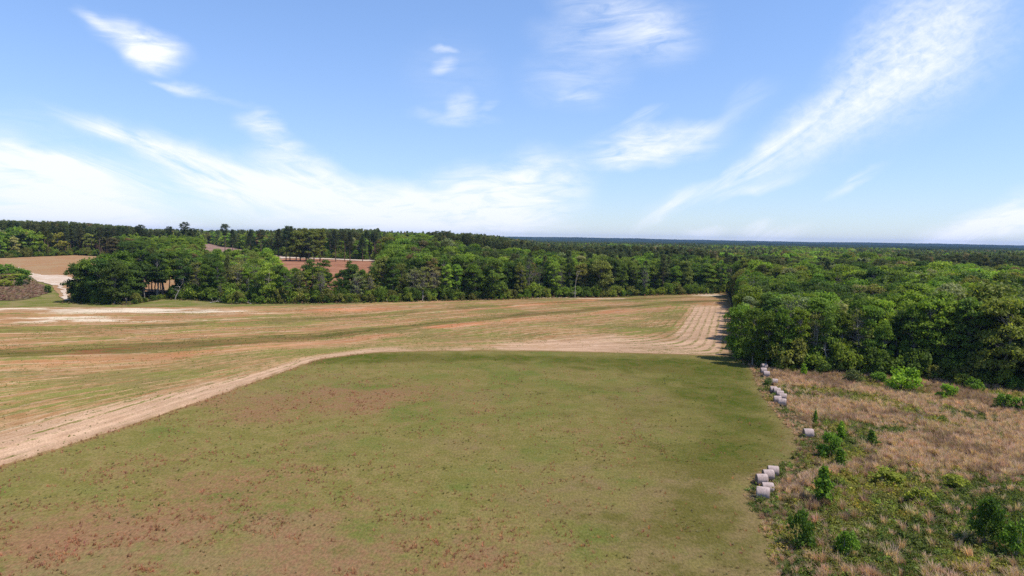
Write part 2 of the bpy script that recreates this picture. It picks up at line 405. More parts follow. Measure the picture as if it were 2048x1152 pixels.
# ------------------------------------------------------------------ ground materials
def mat_meadow():
    mt, n = new_mat('meadow_grass')
    pos = n.n('ShaderNodeNewGeometry').outputs['Position']
    P1 = n.v('MULTIPLY', pos, (1, 1, 0))
    Ps = n.v('MULTIPLY', pos, (.65, .55, 0))
    f_fine = n.noise(n.v('MULTIPLY', pos, (1, .45, 0)), 4.2, 5, .85); f_mid = n.noise(Ps, .6, 7, .68, .3); f_big = n.noise(P1, .09, 7, .62, .4); f_b2 = n.noise(n.v('ADD', P1, (71, 13, 0)), .16, 7, .66, .3)
    speck = n.noise(n.v('MULTIPLY', pos, (.8, .5, 0)), 1.5, 8, .82)
    red, dark, tan, bright = (n.attr(k) for k in ('red', 'dark', 'tan', 'bright'))
    mq = lambda v, k: n.m('MULTIPLY', n.m('SUBTRACT', v, .5), k)
    c = n.mix(n.smooth(f_mid, .43, .57), (.142, .124, .034), (.184, .144, .050))
    gk = n.m('ADD', n.m('ADD', mq(f_big, 3.0), mq(f_mid, 2.0)), n.m('MULTIPLY', bright, .7))
    c = n.mix(n.smooth(gk, .05, .75, 0, .85), c, (.104, .122, .026))
    tk = n.m('ADD', n.m('ADD', mq(f_b2, 3.2), mq(f_mid, -2.0)), n.m('MULTIPLY', tan, .9))
    c = n.mix(n.smooth(tk, .18, 1.05, 0, .85), c, (.190, .132, .060))
    dk = n.smooth(n.m('ADD', dark, n.m('ADD', mq(f_b2, 3.0), mq(f_mid, 2.2))), .05, 1.15)
    c = n.mix(dk, c, n.mix(n.smooth(n.m('ADD', f_mid, n.m('MULTIPLY', tan, .25)), .42, .62), (.062, .078, .0115), (.108, .094, .024)))
    rs = n.m('ADD', n.m('MULTIPLY', red, .60), n.m('ADD', mq(speck, 2.2), mq(f_big, -1.0)))
    c = n.mix(n.smooth(rs, .20, .80, 0, .75), c, (.215, .105, .060))
    pk = n.m('ADD', mq(speck, 2.2), mq(f_b2, 2.0))
    c = n.mix(n.smooth(pk, .42, .85, 0, .5), c, (.26, .16, .095))
    e = n.m('ADD', n.attr('edge'), mq(f_mid, 4.0))
    c = n.mix(n.smooth(e, 1.6, .2, 0, .6), c, (.22, .12, .055))
    c = n.mix(1.0, c, n.mix(n.smooth(f_fine, .36, .64), (.68, .70, .68), (1.24, 1.22, 1.24)), 'MULTIPLY')
    bh = n.m('ADD', n.noise(P1, 3.0, 5, .8), n.m('MULTIPLY', f_mid, .8))
    finish(n, c, .95, bh, .4, .12)
    return mt

def mat_field():
    mt, n = new_mat('bare_field_soil')
    pos = n.n('ShaderNodeNewGeometry').outputs['Position']
    P1 = n.v('MULTIPLY', pos, (1, 1, 0))
    A = {k: n.attr(k) for k in ('t', 's', 'hd', 'g', 'dark', 'redsoil', 'orange', 'white', 'sand', 'head', 'warm', 'ge')}
    rowv = n.comb(n.m('MULTIPLY', A['s'], .030), n.m('MULTIPLY', A['t'], 4.6))
    r1 = n.noise(rowv, 1.3, 6, .7, .25)
    r2 = n.noise(n.comb(n.m('MULTIPLY', A['s'], .045), n.m('MULTIPLY', A['t'], 15.0)), 1.0, 3, .6, .2)
    hv = n.noise(n.comb(n.m('MULTIPLY', A['hd'], 2.2), n.m('MULTIPLY', A['s'], .05)), 1.0, 3, .6, .1)
    hwave = n.m('SINE', n.m('ADD', n.m('MULTIPLY', A['hd'], 2.9), n.m('MULTIPLY', n.noise(P1, .08, 2), 3)))
    fine = n.noise(n.v('MULTIPLY', pos, (.55, .30, 0)), 1.1, 6, .8); mid = n.noise(P1, .28, 4, .6); big = n.noise(P1, .05, 3, .5); r3 = n.noise(n.comb(n.m('MULTIPLY', A['s'], .10), n.m('MULTIPLY', A['t'], 30.0)), 1.0, 4, .7, .2); micro = n.noise(P1, 4.5, 3, .7)
    soil = n.mix(n.smooth(mid, .42, .58), (.355, .215, .105), (.295, .160, .070))
    soil = n.mix(n.m('MULTIPLY', A['warm'], .7), soil, (.30, .155, .072))
    soil = n.mix(n.smooth(n.m('ADD', A['orange'], n.m('MULTIPLY', n.m('SUBTRACT', fine, .5), .5)), .25, .95, 0, .95), soil, (.385, .150, .066))
    soil = n.mix(n.smooth(n.m('ADD', A['redsoil'], n.m('MULTIPLY', n.m('SUBTRACT', r1, .5), .9)), .35, .8, 0, .9), soil, (.21, .075, .035))
    fr = n.m('ABSOLUTE', n.m('SUBTRACT', n.m('FRACT', n.m('ADD', n.m('MULTIPLY', A['t'], 3.6), n.m('MULTIPLY', n.m('SUBTRACT', n.noise(P1, .03, 3), .5), 1.2))), .5))
    rl = n.m('MULTIPLY', n.smooth(n.m('ADD', fr, n.m('MULTIPLY', n.m('SUBTRACT', r3, .5), .25)), .36, .46), n.smooth(n.m('ADD', mid, n.m('MULTIPLY', n.m('SUBTRACT', r1, .5), .8)), .38, .58))
    line = n.m('MAXIMUM', n.smooth(r2, .55, .62, 0, .75), n.m('MULTIPLY', rl, .50))
    soil = n.mix(line, soil, (.44, .315, .20))
    wht = n.m('ADD', n.m('MULTIPLY', A['white'], .8), n.m('MULTIPLY', n.m('SUBTRACT', r1, .5), 4.0))
    soil = n.mix(n.smooth(wht, .45, .95), soil, (.50, .405, .29))
    sd = n.m('ADD', A['sand'], n.m('ADD', n.m('MULTIPLY', n.m('SUBTRACT', hv, .5), 1.6), n.m('ADD', n.m('MULTIPLY', n.m('SUBTRACT', fine, .5), 1.5), n.m('MULTIPLY', n.m('SUBTRACT', r1, .5), 1.5))))
    sandc = n.mix(n.smooth(mid, .3, .7), (.39, .245, .150), (.46, .305, .195))
    sandc = n.mix(n.m('MULTIPLY', A['head'], n.smooth(hwave, -.2, .9, 0, .38)), sandc, (.30, .20, .105))
    soil = n.mix(n.smooth(sd, .30, .85), soil, sandc)
    # weeds and grass cover, in bands along the rows
    cov = n.m('ADD', A['g'], n.m('MULTIPLY', n.m('SUBTRACT', r1, .5), 3.4))
    cov = n.m('ADD', cov, n.m('MULTIPLY', n.m('SUBTRACT', fine, .5), 2.4))
    cov = n.m('ADD', cov, n.m('MULTIPLY', n.m('SUBTRACT', r2, .5), 2.2))
    cov = n.m('ADD', cov, n.m('MULTIPLY', A['orange'], -.75))
    cov = n.m('ADD', cov, n.m('MULTIPLY', n.m('MAXIMUM', A['white'], 0.0), -.7))
    cov = n.m('ADD', cov, n.m('MULTIPLY', A['sand'], -1.0))
    hcov = n.m('MULTIPLY', A['head'], n.m('MULTIPLY', n.smooth(hwave, .30, .9), n.smooth(fine, .42, .56)))
    cov = n.m('ADD', cov, n.m('MULTIPLY', hcov, 1.15))
    cov = n.m('ADD', cov, n.m('MULTIPLY', A['dark'], .65))
    cov = n.m('ADD', cov, n.m('MULTIPLY', n.m('SUBTRACT', r3, .5), 2.0))
    cov = n.m('ADD', cov, n.m('MULTIPLY', A['ge'], .25))
    cov = n.m('SUBTRACT', cov, n.m('MULTIPLY', rl, .26))
    gm = n.smooth(cov, .42, .88, 0, .92)
    green = n.mix(n.smooth(micro, .3, .7), (.118, .134, .026), (.165, .150, .042))
    green = n.mix(n.smooth(big, .4, .6, 0, .6), green, (.17, .12, .05))
    c = n.mix(gm, soil, green)
    dk = n.smooth(n.m('ADD', A['dark'], n.m('ADD', n.m('MULTIPLY', n.m('SUBTRACT', mid, .5), 1.2), n.m('ADD', n.m('MULTIPLY', n.m('SUBTRACT', r2, .5), 2.4), n.m('MULTIPLY', n.m('SUBTRACT', r3, .5), 1.6)))), .30, 1.0, 0, .8)
    c = n.mix(dk, c, n.mix(n.smooth(r1, .4, .6), (.085, .088, .022), (.15, .075, .035)))
    c = n.mix(n.m('MULTIPLY', A['ge'], n.smooth(mid, .3, .6), clamp=True), c, (.20, .125, .052))
    c = n.mix(1.0, c, n.mix(n.smooth(micro, .35, .65), (.72, .71, .70), (1.22, 1.22, 1.22)), 'MULTIPLY')
    c = n.mix(1.0, c, n.mix(n.smooth(r1, .4, .6), (.86, .85, .84), (1.12, 1.12, 1.12)), 'MULTIPLY')
    bh = n.m('ADD', fine, n.m('ADD', n.m('MULTIPLY', r2, .8), n.m('MULTIPLY', n.m('MULTIPLY', hwave, A['head']), .25)))
    finish(n, c, .95, bh, .5, .2)
    return mt

def mat_ground(name, c1, c2, c3, sc=1.0):
    mt, n = new_mat(name)
    pos = n.n('ShaderNodeNewGeometry').outputs['Position']; P1 = n.v('MULTIPLY', pos, (1, 1, 0))
    a = n.noise(P1, .9*sc, 5, .7); b = n.noise(P1, .13*sc, 4, .6, .5)
    c = n.mix(n.smooth(a, .35, .65), c1, c2); c = n.mix(n.smooth(b, .42, .62), c, c3)
    c = n.mix(1.0, c, n.mix(n.smooth(n.noise(P1, 3*sc, 3, .7), .25, .75), (.7, .7, .7), (1.25, 1.25, 1.25)), 'MULTIPLY')
    finish(n, c, .95, a, .6, .25)
    return mt

M_meadow, M_field = mat_meadow(), mat_field()
M_floor = mat_ground('forest_floor', (.050, .045, .022), (.085, .065, .038), (.040, .050, .016))
M_brush = mat_ground('rough_ground', (.085, .075, .03), (.16, .105, .065), (.055, .075, .018))
M_tan = mat_ground('tan_soil', (.30, .165, .082), (.25, .14, .07), (.28, .18, .095), .5)
M_brown = mat_ground('red_brown_soil', (.255, .115, .065), (.20, .092, .052), (.30, .145, .085), .6)
M_pink = mat_ground('stubble', (.30, .19, .145), (.22, .135, .10), (.19, .12, .10), .5)
M_white = mat_ground('pale_sand', (.46, .35, .26), (.40, .29, .20), (.50, .40, .31), 1)
M_bank = mat_ground('bank_grass', (.10, .115, .024), (.135, .135, .034), (.19, .15, .06), .8)
M_dead = mat_ground('dead_grass', (.215, .135, .10), (.155, .095, .07), (.13, .105, .045), .8)

# ------------------------------------------------------------------ ground sheets
def base_ground():
    rr = np.concatenate([np.arange(10, 400, 6.0), 400*1.03**np.arange(0, 119)])
    aa = np.radians(np.concatenate([np.arange(-180, -62, 6), np.arange(-62, 62, 1.0), np.arange(62, 181, 6)]))
    Rg, Ag = np.meshgrid(rr, aa, indexing='ij')
    x = Rg*np.sin(Ag); y = Rg*np.cos(Ag); z = Hf(x, y)-.012-.0002*np.clip(Rg-300, 0, 1e9)
    nr, na = Rg.shape
    i = np.arange(nr*na).reshape(nr, na)
    q = np.stack([i[:-1, :-1].ravel(), i[:-1, 1:].ravel(), i[1:, 1:].ravel(), i[1:, :-1].ravel()], 1)
    V = np.c_[x.ravel(), y.ravel(), z.ravel()]
    V = np.vstack([V, [[0, 0, -.012]]])
    me = mesh_from('ground', V, [tuple(f) for f in q[:, ::-1]]+[(int(i[0, k+1]), int(i[0, k]), len(V)-1)[::-1] for k in range(na-1)], [M_floor], smooth=True)
    o = link('ground', me); o['kind'] = 'structure'
base_ground()
sheet('crop_field', field_w, 1.15, .000, M_field, field_attrs, wob=.5, seed=3)
sheet('meadow', meadow_w, 1.2, .008, M_meadow, meadow_attrs, wob=.55, seed=5, edge_step=.5)
sheet('rough_ground', brush_w, 1.5, .004, M_brush, None, wob=.3, seed=6)
offy = lambda x, y: .03+.0012*np.clip(y-250, 0, 1e9)
bank_w = ats([(-150,616),(-150,535),(20,522),(60,545),(110,568),(135,575),(300,596),(500,600),(700,600),(720,607),(500,613),(350,614),(0,615)])
sheet('grassy_bank', bank_w, 3, offy, M_bank, None, wob=.6, seed=8)
upper_w = ats([(-60,520),(20,517),(157,511),(230,520),(300,545),(390,552),(390,584),(290,584),(180,600),(138,598),(126,601),(104,572),(70,557),(36,536)])
sheet('tan_field', upper_w, 4, lambda x, y: offy(x, y)+.12, M_tan, None, wob=.8, seed=9)
track2 = ats([(34,533),(50,541),(64,549),(90,551),(130,552),(150,560),(150,570),(127,571),(127,578),(132,588),(138,596),(136,602),(128,603),(126,592),(121,584),(118,572),(104,571),(84,566),(62,556)])
sheet('sandy_track', track2, 3, lambda x, y: offy(x, y)+.24, M_white, None, wob=2.4, seed=10)
dead_w = ats([(-100,600),(-100,540),(0,535),(30,545),(60,560),(88,572),(95,588),(60,598),(20,602)])
sheet('dead_grass_slope', dead_w, 3, lambda x, y: offy(x, y)+.2, M_dead, None, wob=2.2, seed=12)
brown_w = ats([(540,514),(600,516),(680,519),(760,522),(780,560),(740,585),(560,585),(540,560)])
sheet('brown_field', brown_w, 4, lambda x, y: offy(x, y)+.12, M_brown, None, wob=.8, seed=13)
bt = ats([(560,515),(600,515),(680,518),(760,521.5),(760,524.5),(680,521),(600,518),(560,518)])
sheet('field_track', bt, 4, lambda x, y: offy(x, y)+.3, M_white, None, wob=.5, seed=14)
pink_w = ats([(385,500),(398,488),(425,489),(470,497),(520,506),(575,514),(560,522),(500,524),(420,520)])
sheet('stubble_field', pink_w, 6, lambda x, y: offy(x, y)+.12, M_pink, None, wob=1.5, seed=15)
pt = ats([(410,506),(450,509.5),(500,513),(500,516),(450,512.5),(410,509)])
sheet('field_path', pt, 5, lambda x, y: offy(x, y)+.5, M_white, None, wob=.5, seed=16)

# ------------------------------------------------------------------ plants: meshes
def leaf_mat(name, translucent=.28, lo=.68, hi=1.75, spec=.25):
    mt, n = new_mat(name)
    tint = n.attr('tint', 'INSTANCER', 'Color'); lv = n.attr('lv')
    k = n.smooth(lv, 0, 1, lo, hi, False)
    c = n.mix(1.0, tint, n.comb(k, k, n.m('MULTIPLY', k, .95)), 'MULTIPLY')
    c = n.mix(n.smooth(lv, .75, 1.0, 0, .35), c, n.mix(1.0, c, (1.45, 1.15, .8), 'MULTIPLY'))
    p = n.n('ShaderNodeBsdfPrincipled', {'Base Color': c, 'Roughness': .55, 'Specular IOR Level': spec})
    tr = n.n('ShaderNodeBsdfTranslucent', {'Color': n.mix(1.0, c, (1.25, 1.35, .6), 'MULTIPLY')})
    mx = n.n('ShaderNodeMixShader', {0: translucent, 1: p.outputs[0], 2: tr.outputs[0]})
    n.n('ShaderNodeOutputMaterial', {'Surface': mx.outputs[0]})
    return mt
M_leaf = leaf_mat('tree_leaves', .44, .74, 1.85, .12)
M_needle = leaf_mat('pine_needles', .3, .7, 1.9, .1)
M_straw = leaf_mat('dry_grass_blades', .45, .8, 1.3, .1)
def bark_mat(name, c1, c2):
    mt, n = new_mat(name)
    pos = n.n('ShaderNodeTexCoord').outputs['Object']
    a = n.noise(n.v('MULTIPLY', pos, (3, 3, .7)), 1.5, 4, .7)
    finish(n, n.mix(n.smooth(a, .35, .65), c1, c2), .9, a, .5, .05)
    return mt
M_bark = bark_mat('grey_bark', (.17, .14, .11), (.30, .27, .23))
M_pbark = bark_mat('pine_bark', (.12, .075, .05), (.22, .14, .10))

def frames(d):
    d = d/np.linalg.norm(d, axis=-1, keepdims=True)
    a = np.where(np.abs(d[..., 2:3]) < .9, np.array([0, 0, 1.]), np.array([1., 0, 0]))
    u = np.cross(a, d); u /= np.linalg.norm(u, axis=-1, keepdims=True)
    return d, u, np.cross(d, u)

def tube(pts, rad, sides=5):
    pts = np.array(pts, float); n = len(pts)
    d = np.gradient(pts, axis=0); _, u, v = frames(d)
    an = np.linspace(0, 2*np.pi, sides, endpoint=False)
    V = pts[:, None]+np.array(rad)[:, None, None]*(np.cos(an)[None, :, None]*u[:, None]+np.sin(an)[None, :, None]*v[:, None])
    i = np.arange(n*sides).reshape(n, sides); j = np.roll(i, -1, 1)
    F = np.stack([i[:-1].ravel(), j[:-1].ravel(), j[1:].ravel(), i[1:].ravel()], 1)
    return V.reshape(-1, 3), F

class Geo:
    def __init__(s): s.V = []; s.F = []; s.n = 0; s.lv = []
    def add(s, V, F, lv=None):
        s.V.append(V); s.F.append(F+s.n); s.n += len(V); s.lv.append(np.full(len(F), .5) if lv is None else lv)
    def get(s): return np.vstack(s.V), np.vstack(s.F), np.concatenate(s.lv)

def leaves(rng, centers, normals, size, jitter=.9, aspect=.6):
    """diamond shaped leaf sprays"""
    n = len(centers)
    nn = normals + rng.normal(size=(n, 3))*jitter
    nn, u, v = frames(nn)
    a = rng.uniform(0, 2*np.pi, n)[:, None]
    U = np.cos(a)*u+np.sin(a)*v; Vv = -np.sin(a)*u+np.cos(a)*v
    s = (size*rng.uniform(.6, 1.35, n))[:, None]
    P = np.stack([centers-U*s, centers-Vv*s*aspect, centers+U*s+nn*s*.15, centers+Vv*s*aspect], 1)
    F = np.arange(4*n).reshape(n, 4)
    return P.reshape(-1, 3), F, rng.random(n)

def wiggle(rng, a, b, k, amp):
    t = np.linspace(0, 1, k)[:, None]; p = a+(b-a)*t
    p[1:-1] += rng.normal(size=(k-2, 3))*amp
    return p

def broadleaf(seed, Ht, R, ncl=34, per=120, ls=.34, base=.22, twig=0, cl_r=(.24, .40), shape='round', trunk_r=None, multi=1):
    """returns trunk Geo (trunk, limbs, twigs) and crown Geo"""
    rng = np.random.default_rng(seed); tr = Geo(); cr = Geo()
    tr0 = trunk_r or Ht*.017
    top = np.array([rng.normal()*.6, rng.normal()*.6, Ht*.82])
    stems = []
    for k in range(multi):
        o = rng.normal(size=3)*[.5, .5, 0]*(multi > 1)
        tp = top+ (np.r_[rng.normal(size=2)*R*.35, -Ht*.08*k] if multi > 1 else 0)
        sp = wiggle(rng, o, tp, 7, Ht*.012); stems.append(sp)
        V, F = tube(sp, np.linspace(tr0*1.15/math.sqrt(multi), tr0*.2, 7), 6); tr.add(V, F)
    lobes = []
    for i in range(ncl):
        u = (i+.5)/ncl
        z = base + (1-base)*(rng.random()**.85)
        if shape == 'round': prof = math.sqrt(max(0, 1-((z-.56)/.46)**2))
        elif shape == 'tall': prof = math.sqrt(max(0, 1-((z-.55)/.48)**2))**.8
        elif shape == 'cone': prof = max(.1, 1.12-z)*.95
        else: prof = math.sqrt(max(0, 1-((z-.70)/.33)**2))
        an = i*2.39996+rng.normal()*.3
        rr = R*prof*math.sqrt(rng.uniform(.25, 1))*.82
        c = np.array([math.cos(an)*rr, math.sin(an)*rr, z*Ht*.94])
        rc = R*rng.uniform(*cl_r)
        lobes.append((c, rc))
    for c, rc in lobes:
        sp = stems[rng.integers(len(stems))]
        k = int(np.clip(np.searchsorted(sp[:, 2], c[2]*.72), 1, 5)); st = sp[k]
        p = wiggle(rng, st, c, 4, R*.05); p[1, 2] += R*.05
        V, F = tube(p, [tr0*.34, tr0*.24, tr0*.15, tr0*.05], 4); tr.add(V, F)
        for q in range(twig):
            d = rng.normal(size=3); d[2] = abs(d[2])*.7; d /= np.linalg.norm(d)
            s0 = p[rng.integers(1, 4)]; e = s0+d*rc*rng.uniform(.9, 1.8)
            pp = wiggle(rng, s0, e, 3, rc*.1)
            V, F = tube(pp, [.055, .035, .012], 3); tr.add(V, F)
        n = int(per*(rc/(R*.32))**2)
        d = rng.normal(size=(n, 3)); d /= np.linalg.norm(d, axis=1)[:, None]
        d[:, 2] = np.where(d[:, 2] < -.25, -d[:, 2]*.5, d[:, 2])
        rad = rc*rng.uniform(.45, 1.08, n)[:, None]
        cen = c+d*rad*[1.12, 1.12, .78]
        V, F, lv = leaves(rng, cen, d+[0, 0, .45], ls)
        cr.add(V, F, np.clip(lv*.6+rng.uniform(0, .4), 0, 1))
    return tr, cr

def pine(seed, Ht, R, base=.5, nbr=46, per=34, ls=.36, flat=False):
    rng = np.random.default_rng(seed); tr = Geo(); cr = Geo(); r0 = Ht*.0125
    sp = wiggle(rng, np.zeros(3), np.array([rng.normal()*.5, rng.normal()*.5, Ht*.97]), 8, Ht*.006)
    V, F = tube(sp, np.linspace(r0*1.2, r0*.15, 8), 6); tr.add(V, F)
    for i in range(nbr):
        z = base+(1-base)*((i+rng.random())/nbr)
        s = np.interp(z*Ht, sp[:, 2], sp[:, 0]), np.interp(z*Ht, sp[:, 2], sp[:, 1])
        an = i*2.39996+rng.normal()*.4
        uz = (z-base)/(1-base)
        prof = (.55+.45*math.sin(math.pi*min(1, uz*1.05+.12)))*(1.08-.75*uz) if not flat else (.5+.5*uz)*math.sqrt(max(.05, 1-uz**5))
        L = R*prof*rng.uniform(.65, 1.1)
        a = np.array([s[0], s[1], z*Ht]); b = a+np.array([math.cos(an)*L, math.sin(an)*L, L*rng.uniform(.0, .35)])
        p = wiggle(rng, a, b, 3, .12)
        V, F = tube(p, [r0*.25, r0*.16, .02], 3); tr.add(V, F)
        for t_ in (.55, .82, 1.0):
            c = a+(b-a)*t_; n = int(per*(.6+.5*t_)/2)
            d = rng.normal(size=(n, 3)); d /= np.linalg.norm(d, axis=1)[:, None]
            cen = c+d*rng.uniform(.3, 1, n)[:, None]*R*.30*[1, 1, .6]
            V, F, lv = leaves(rng, cen, d+[0, 0, .3], ls, 1.1, .33)
            cr.add(V, F, np.clip(lv*.6+rng.uniform(0, .35), 0, 1))
    for i in range(5):   # dead stubs under the crown
        z = rng.uniform(.25, base); an = rng.uniform(0, 6.3); a = np.array([0, 0, z*Ht])
        V, F = tube([a, a+np.array([math.cos(an), math.sin(an), .2])*rng.uniform(.6, 1.6)], [.05, .015], 3); tr.add(V, F)
    return tr, cr

def bush(seed, Ht, R, ncl=12, per=90, ls=.16, col=None):
    rng = np.random.default_rng(seed); tr = Geo(); cr = Geo()
    for i in range(7):
        an = rng.uniform(0, 6.3); e = np.array([math.cos(an)*R*.5, math.sin(an)*R*.5, Ht*rng.uniform(.5, .85)])
        V, F = tube(wiggle(rng, np.zeros(3), e, 4, R*.06), [.05, .04, .025, .01], 4); tr.add(V, F)
    for i in range(ncl):
        an = rng.uniform(0, 6.3); z = rng.uniform(.18, .95); rr = R*math.sqrt(max(.05, 1-(max(0, z-.35)/.68)**2))*math.sqrt(rng.random())*.85
        c = np.array([math.cos(an)*rr, math.sin(an)*rr, z*Ht*.92]); rc = R*rng.uniform(.25, .45)
        n = int(per*rng.uniform(.7, 1.3)); d = rng.normal(size=(n, 3)); d /= np.linalg.norm(d, axis=1)[:, None]
        cen = c+d*rc*rng.uniform(.3, 1.1, n)[:, None]*[1, 1, .85]; cen[:, 2] = np.abs(cen[:, 2])+.03
        V, F, lv = leaves(rng, cen, d+[0, 0, .4], ls); cr.add(V, F, np.clip(lv*.6+rng.uniform(0, .4), 0, 1))
    return tr, cr

def sapling(seed, Ht, R, per=26, ls=.2):
    """cone shaped young tree, leafy to the ground"""
    rng = np.random.default_rng(seed); tr = Geo(); cr = Geo()
    V, F = tube(wiggle(rng, np.zeros(3), np.array([.05, 0, Ht*.97]), 6, .05), np.linspace(.07, .015, 6), 5); tr.add(V, F)
    nb = int(Ht*13)
    for i in range(nb):
        z = .06+.94*(i+rng.random())/nb; an = i*2.4; L = R*min(1, (1.12-z)*1.25)**.9*(.55+.45*math.sin(min(1, z*4)*1.57))*rng.uniform(.35, 1.25)
        a = np.array([0, 0, z*Ht]); b = a+np.array([math.cos(an)*L, math.sin(an)*L, L*.25])
        V, F = tube([a, b], [.025, .008], 3); tr.add(V, F)
        n = per; t_ = rng.uniform(.25, 1.1, n)[:, None]
        cen = a+(b-a)*t_+rng.normal(size=(n, 3))*R*.13
        V, F, lv = leaves(rng, cen, np.tile([0, 0, .7], (n, 1)), ls); cr.add(V, F, lv)
    return tr, cr

def geo_mesh(name, g, mat, smooth=False):
    V, F, lv = g.get(); return mesh_from(name, V, F, [mat], None, {'lv': ('FACE', lv)}, smooth)
def joined_mesh(name, tr, cr, mb, ml):
    V1, F1, l1 = tr.get(); V2, F2, l2 = cr.get()
    return mesh_from(name, np.vstack([V1, V2]), np.vstack([F1, F2+len(V1)]), [mb, ml], np.r_[np.zeros(len(F1)), np.ones(len(F2))], {'lv': ('FACE', np.r_[l1, l2])})

# prototypes: name -> (kind, trunk mesh, crown mesh, joined mesh, nominal height)
PR = {}
def proto(key, kind, gen, H0, mb, ml):
    tr, cr = gen
    PR[key] = dict(kind=kind, tm=geo_mesh(kind+'_trunk', tr, mb, True), cm=geo_mesh(kind+'_crown', cr, ml), jm=joined_mesh(kind+'_mesh', tr, cr, mb, ml), H=H0)
for i in range(4): proto(f'oak{i}', 'broadleaf', broadleaf(100+i, 18, 5.2+.4*(i % 2), 46, 130, .34, .16, 0), 18, M_bark, M_leaf)
for i in range(3): proto(f'tall{i}', 'broadleaf', broadleaf(120+i, 20, 4.0, 46, 115, .33, .12, 2, shape='tall'), 20, M_bark, M_leaf)
for i in range(2): proto(f'wide{i}', 'broadleaf', broadleaf(130+i, 16, 5.8, 50, 125, .36, .05, 0, shape='round'), 16, M_bark, M_leaf)
for i in range(3): proto(f'twig{i}', 'twiggy', broadleaf(140+i, 15, 4.0, 30, 38, .27, .2, 9, multi=3, trunk_r=.2), 15, M_bark, M_leaf)
for i in range(2): proto(f'high{i}', 'broadleaf', broadleaf(150+i, 20, 4.8, 36, 120, .35, .34, 3, shape='high'), 20, M_bark, M_leaf)
for i in range(3): proto(f'pine{i}', 'pine', pine(160+i, 22, 3.6, .45, 50, 40), 22, M_pbark, M_needle)
for i in range(2): proto(f'pflat{i}', 'pine', pine(170+i, 24, 3.8, .68, 34, 44, flat=True), 24, M_pbark, M_needle)
for i in range(3): proto(f'bush{i}', 'bush', bush(180+i, 2.6, 1.7, 13, 95, .17), 2.6, M_bark, M_leaf)
for i in range(2): proto(f'sap{i}', 'sapling', sapling(190+i, 3.6, 1.1), 3.6, M_bark, M_leaf)
for i in range(2): proto(f'under{i}', 'bush', bush(195+i, 5.0, 3.2, 16, 100, .26), 5.0, M_bark, M_leaf)
# lighter meshes for the far woods
for i in range(3): proto(f'fleaf{i}', 'far', broadleaf(200+i, 18, 5.0, 22, 34, .62, .3, 0, (.28, .42), 'round'), 18, M_bark, M_leaf)
for i in range(2): proto(f'fpine{i}', 'far', pine(210+i, 22, 3.6, .45, 26, 16, .6), 22, M_pbark, M_needle)
print('protos', round(time.time()-T0, 1))

# ------------------------------------------------------------------ geometry nodes scatter
def scatter(name, label, cat, meshes, idx, xyz, rz, scl, tint, kind='stuff', tilt=None):
    n = len(xyz)
    me = bpy.data.meshes.new(name); me.vertices.add(n); me.vertices.foreach_set('co', np.asarray(xyz, np.float32).ravel())
    def A(nm, typ, arr, f):
        a = me.attributes.new(nm, typ, 'POINT'); a.data.foreach_set(f, np.asarray(arr).ravel())
    rot = np.zeros((n, 3), np.float32); rot[:, 2] = rz
    if tilt is not None: rot[:, :2] = tilt
    A('rot', 'FLOAT_VECTOR', rot, 'vector')
    A('scl', 'FLOAT_VECTOR', np.asarray(scl, np.float32), 'vector')
    A('idx', 'INT', np.asarray(idx, np.int32), 'value')
    A('tint', 'FLOAT_VECTOR', np.asarray(tint, np.float32), 'vector')
    o = link(name, me); tag(o, label, cat, None, kind)
    ng = bpy.data.node_groups.new(name+'_nodes', 'GeometryNodeTree')
    ng.interface.new_socket('Geometry', in_out='INPUT', socket_type='NodeSocketGeometry')
    ng.interface.new_socket('Geometry', in_out='OUTPUT', socket_type='NodeSocketGeometry')
    N = ng.nodes; L = ng.links
    gi = N.new('NodeGroupInput'); go = N.new('NodeGroupOutput'); join = N.new('GeometryNodeJoinGeometry')
    def na(nm, dt):
        q = N.new('GeometryNodeInputNamedAttribute'); q.data_type = dt; q.inputs[0].default_value = nm; return q.outputs[0]
    ai, ar, as_ = na('idx', 'INT'), na('rot', 'FLOAT_VECTOR'), na('scl', 'FLOAT_VECTOR')
    for k, ms in enumerate(meshes):
        src = bpy.data.objects.new(ms.name, ms)
        oi = N.new('GeometryNodeObjectInfo'); oi.inputs['Object'].default_value = src; oi.inputs['As Instance'].default_value = True
        cmp = N.new('FunctionNodeCompare'); cmp.data_type = 'INT'; cmp.operation = 'EQUAL'
        L.new(ai, cmp.inputs[2]); cmp.inputs[3].default_value = k
        ip = N.new('GeometryNodeInstanceOnPoints')
        L.new(gi.outputs[0], ip.inputs['Points']); L.new(cmp.outputs[0], ip.inputs['Selection'])
        L.new(oi.outputs['Geometry'], ip.inputs['Instance']); L.new(ar, ip.inputs['Rotation']); L.new(as_, ip.inputs['Scale'])
        L.new(ip.outputs[0], join.inputs[0])
    L.new(join.outputs[0], go.inputs[0])
    md = o.modifiers.new('scatter', 'NODES'); md.node_group = ng
    return o

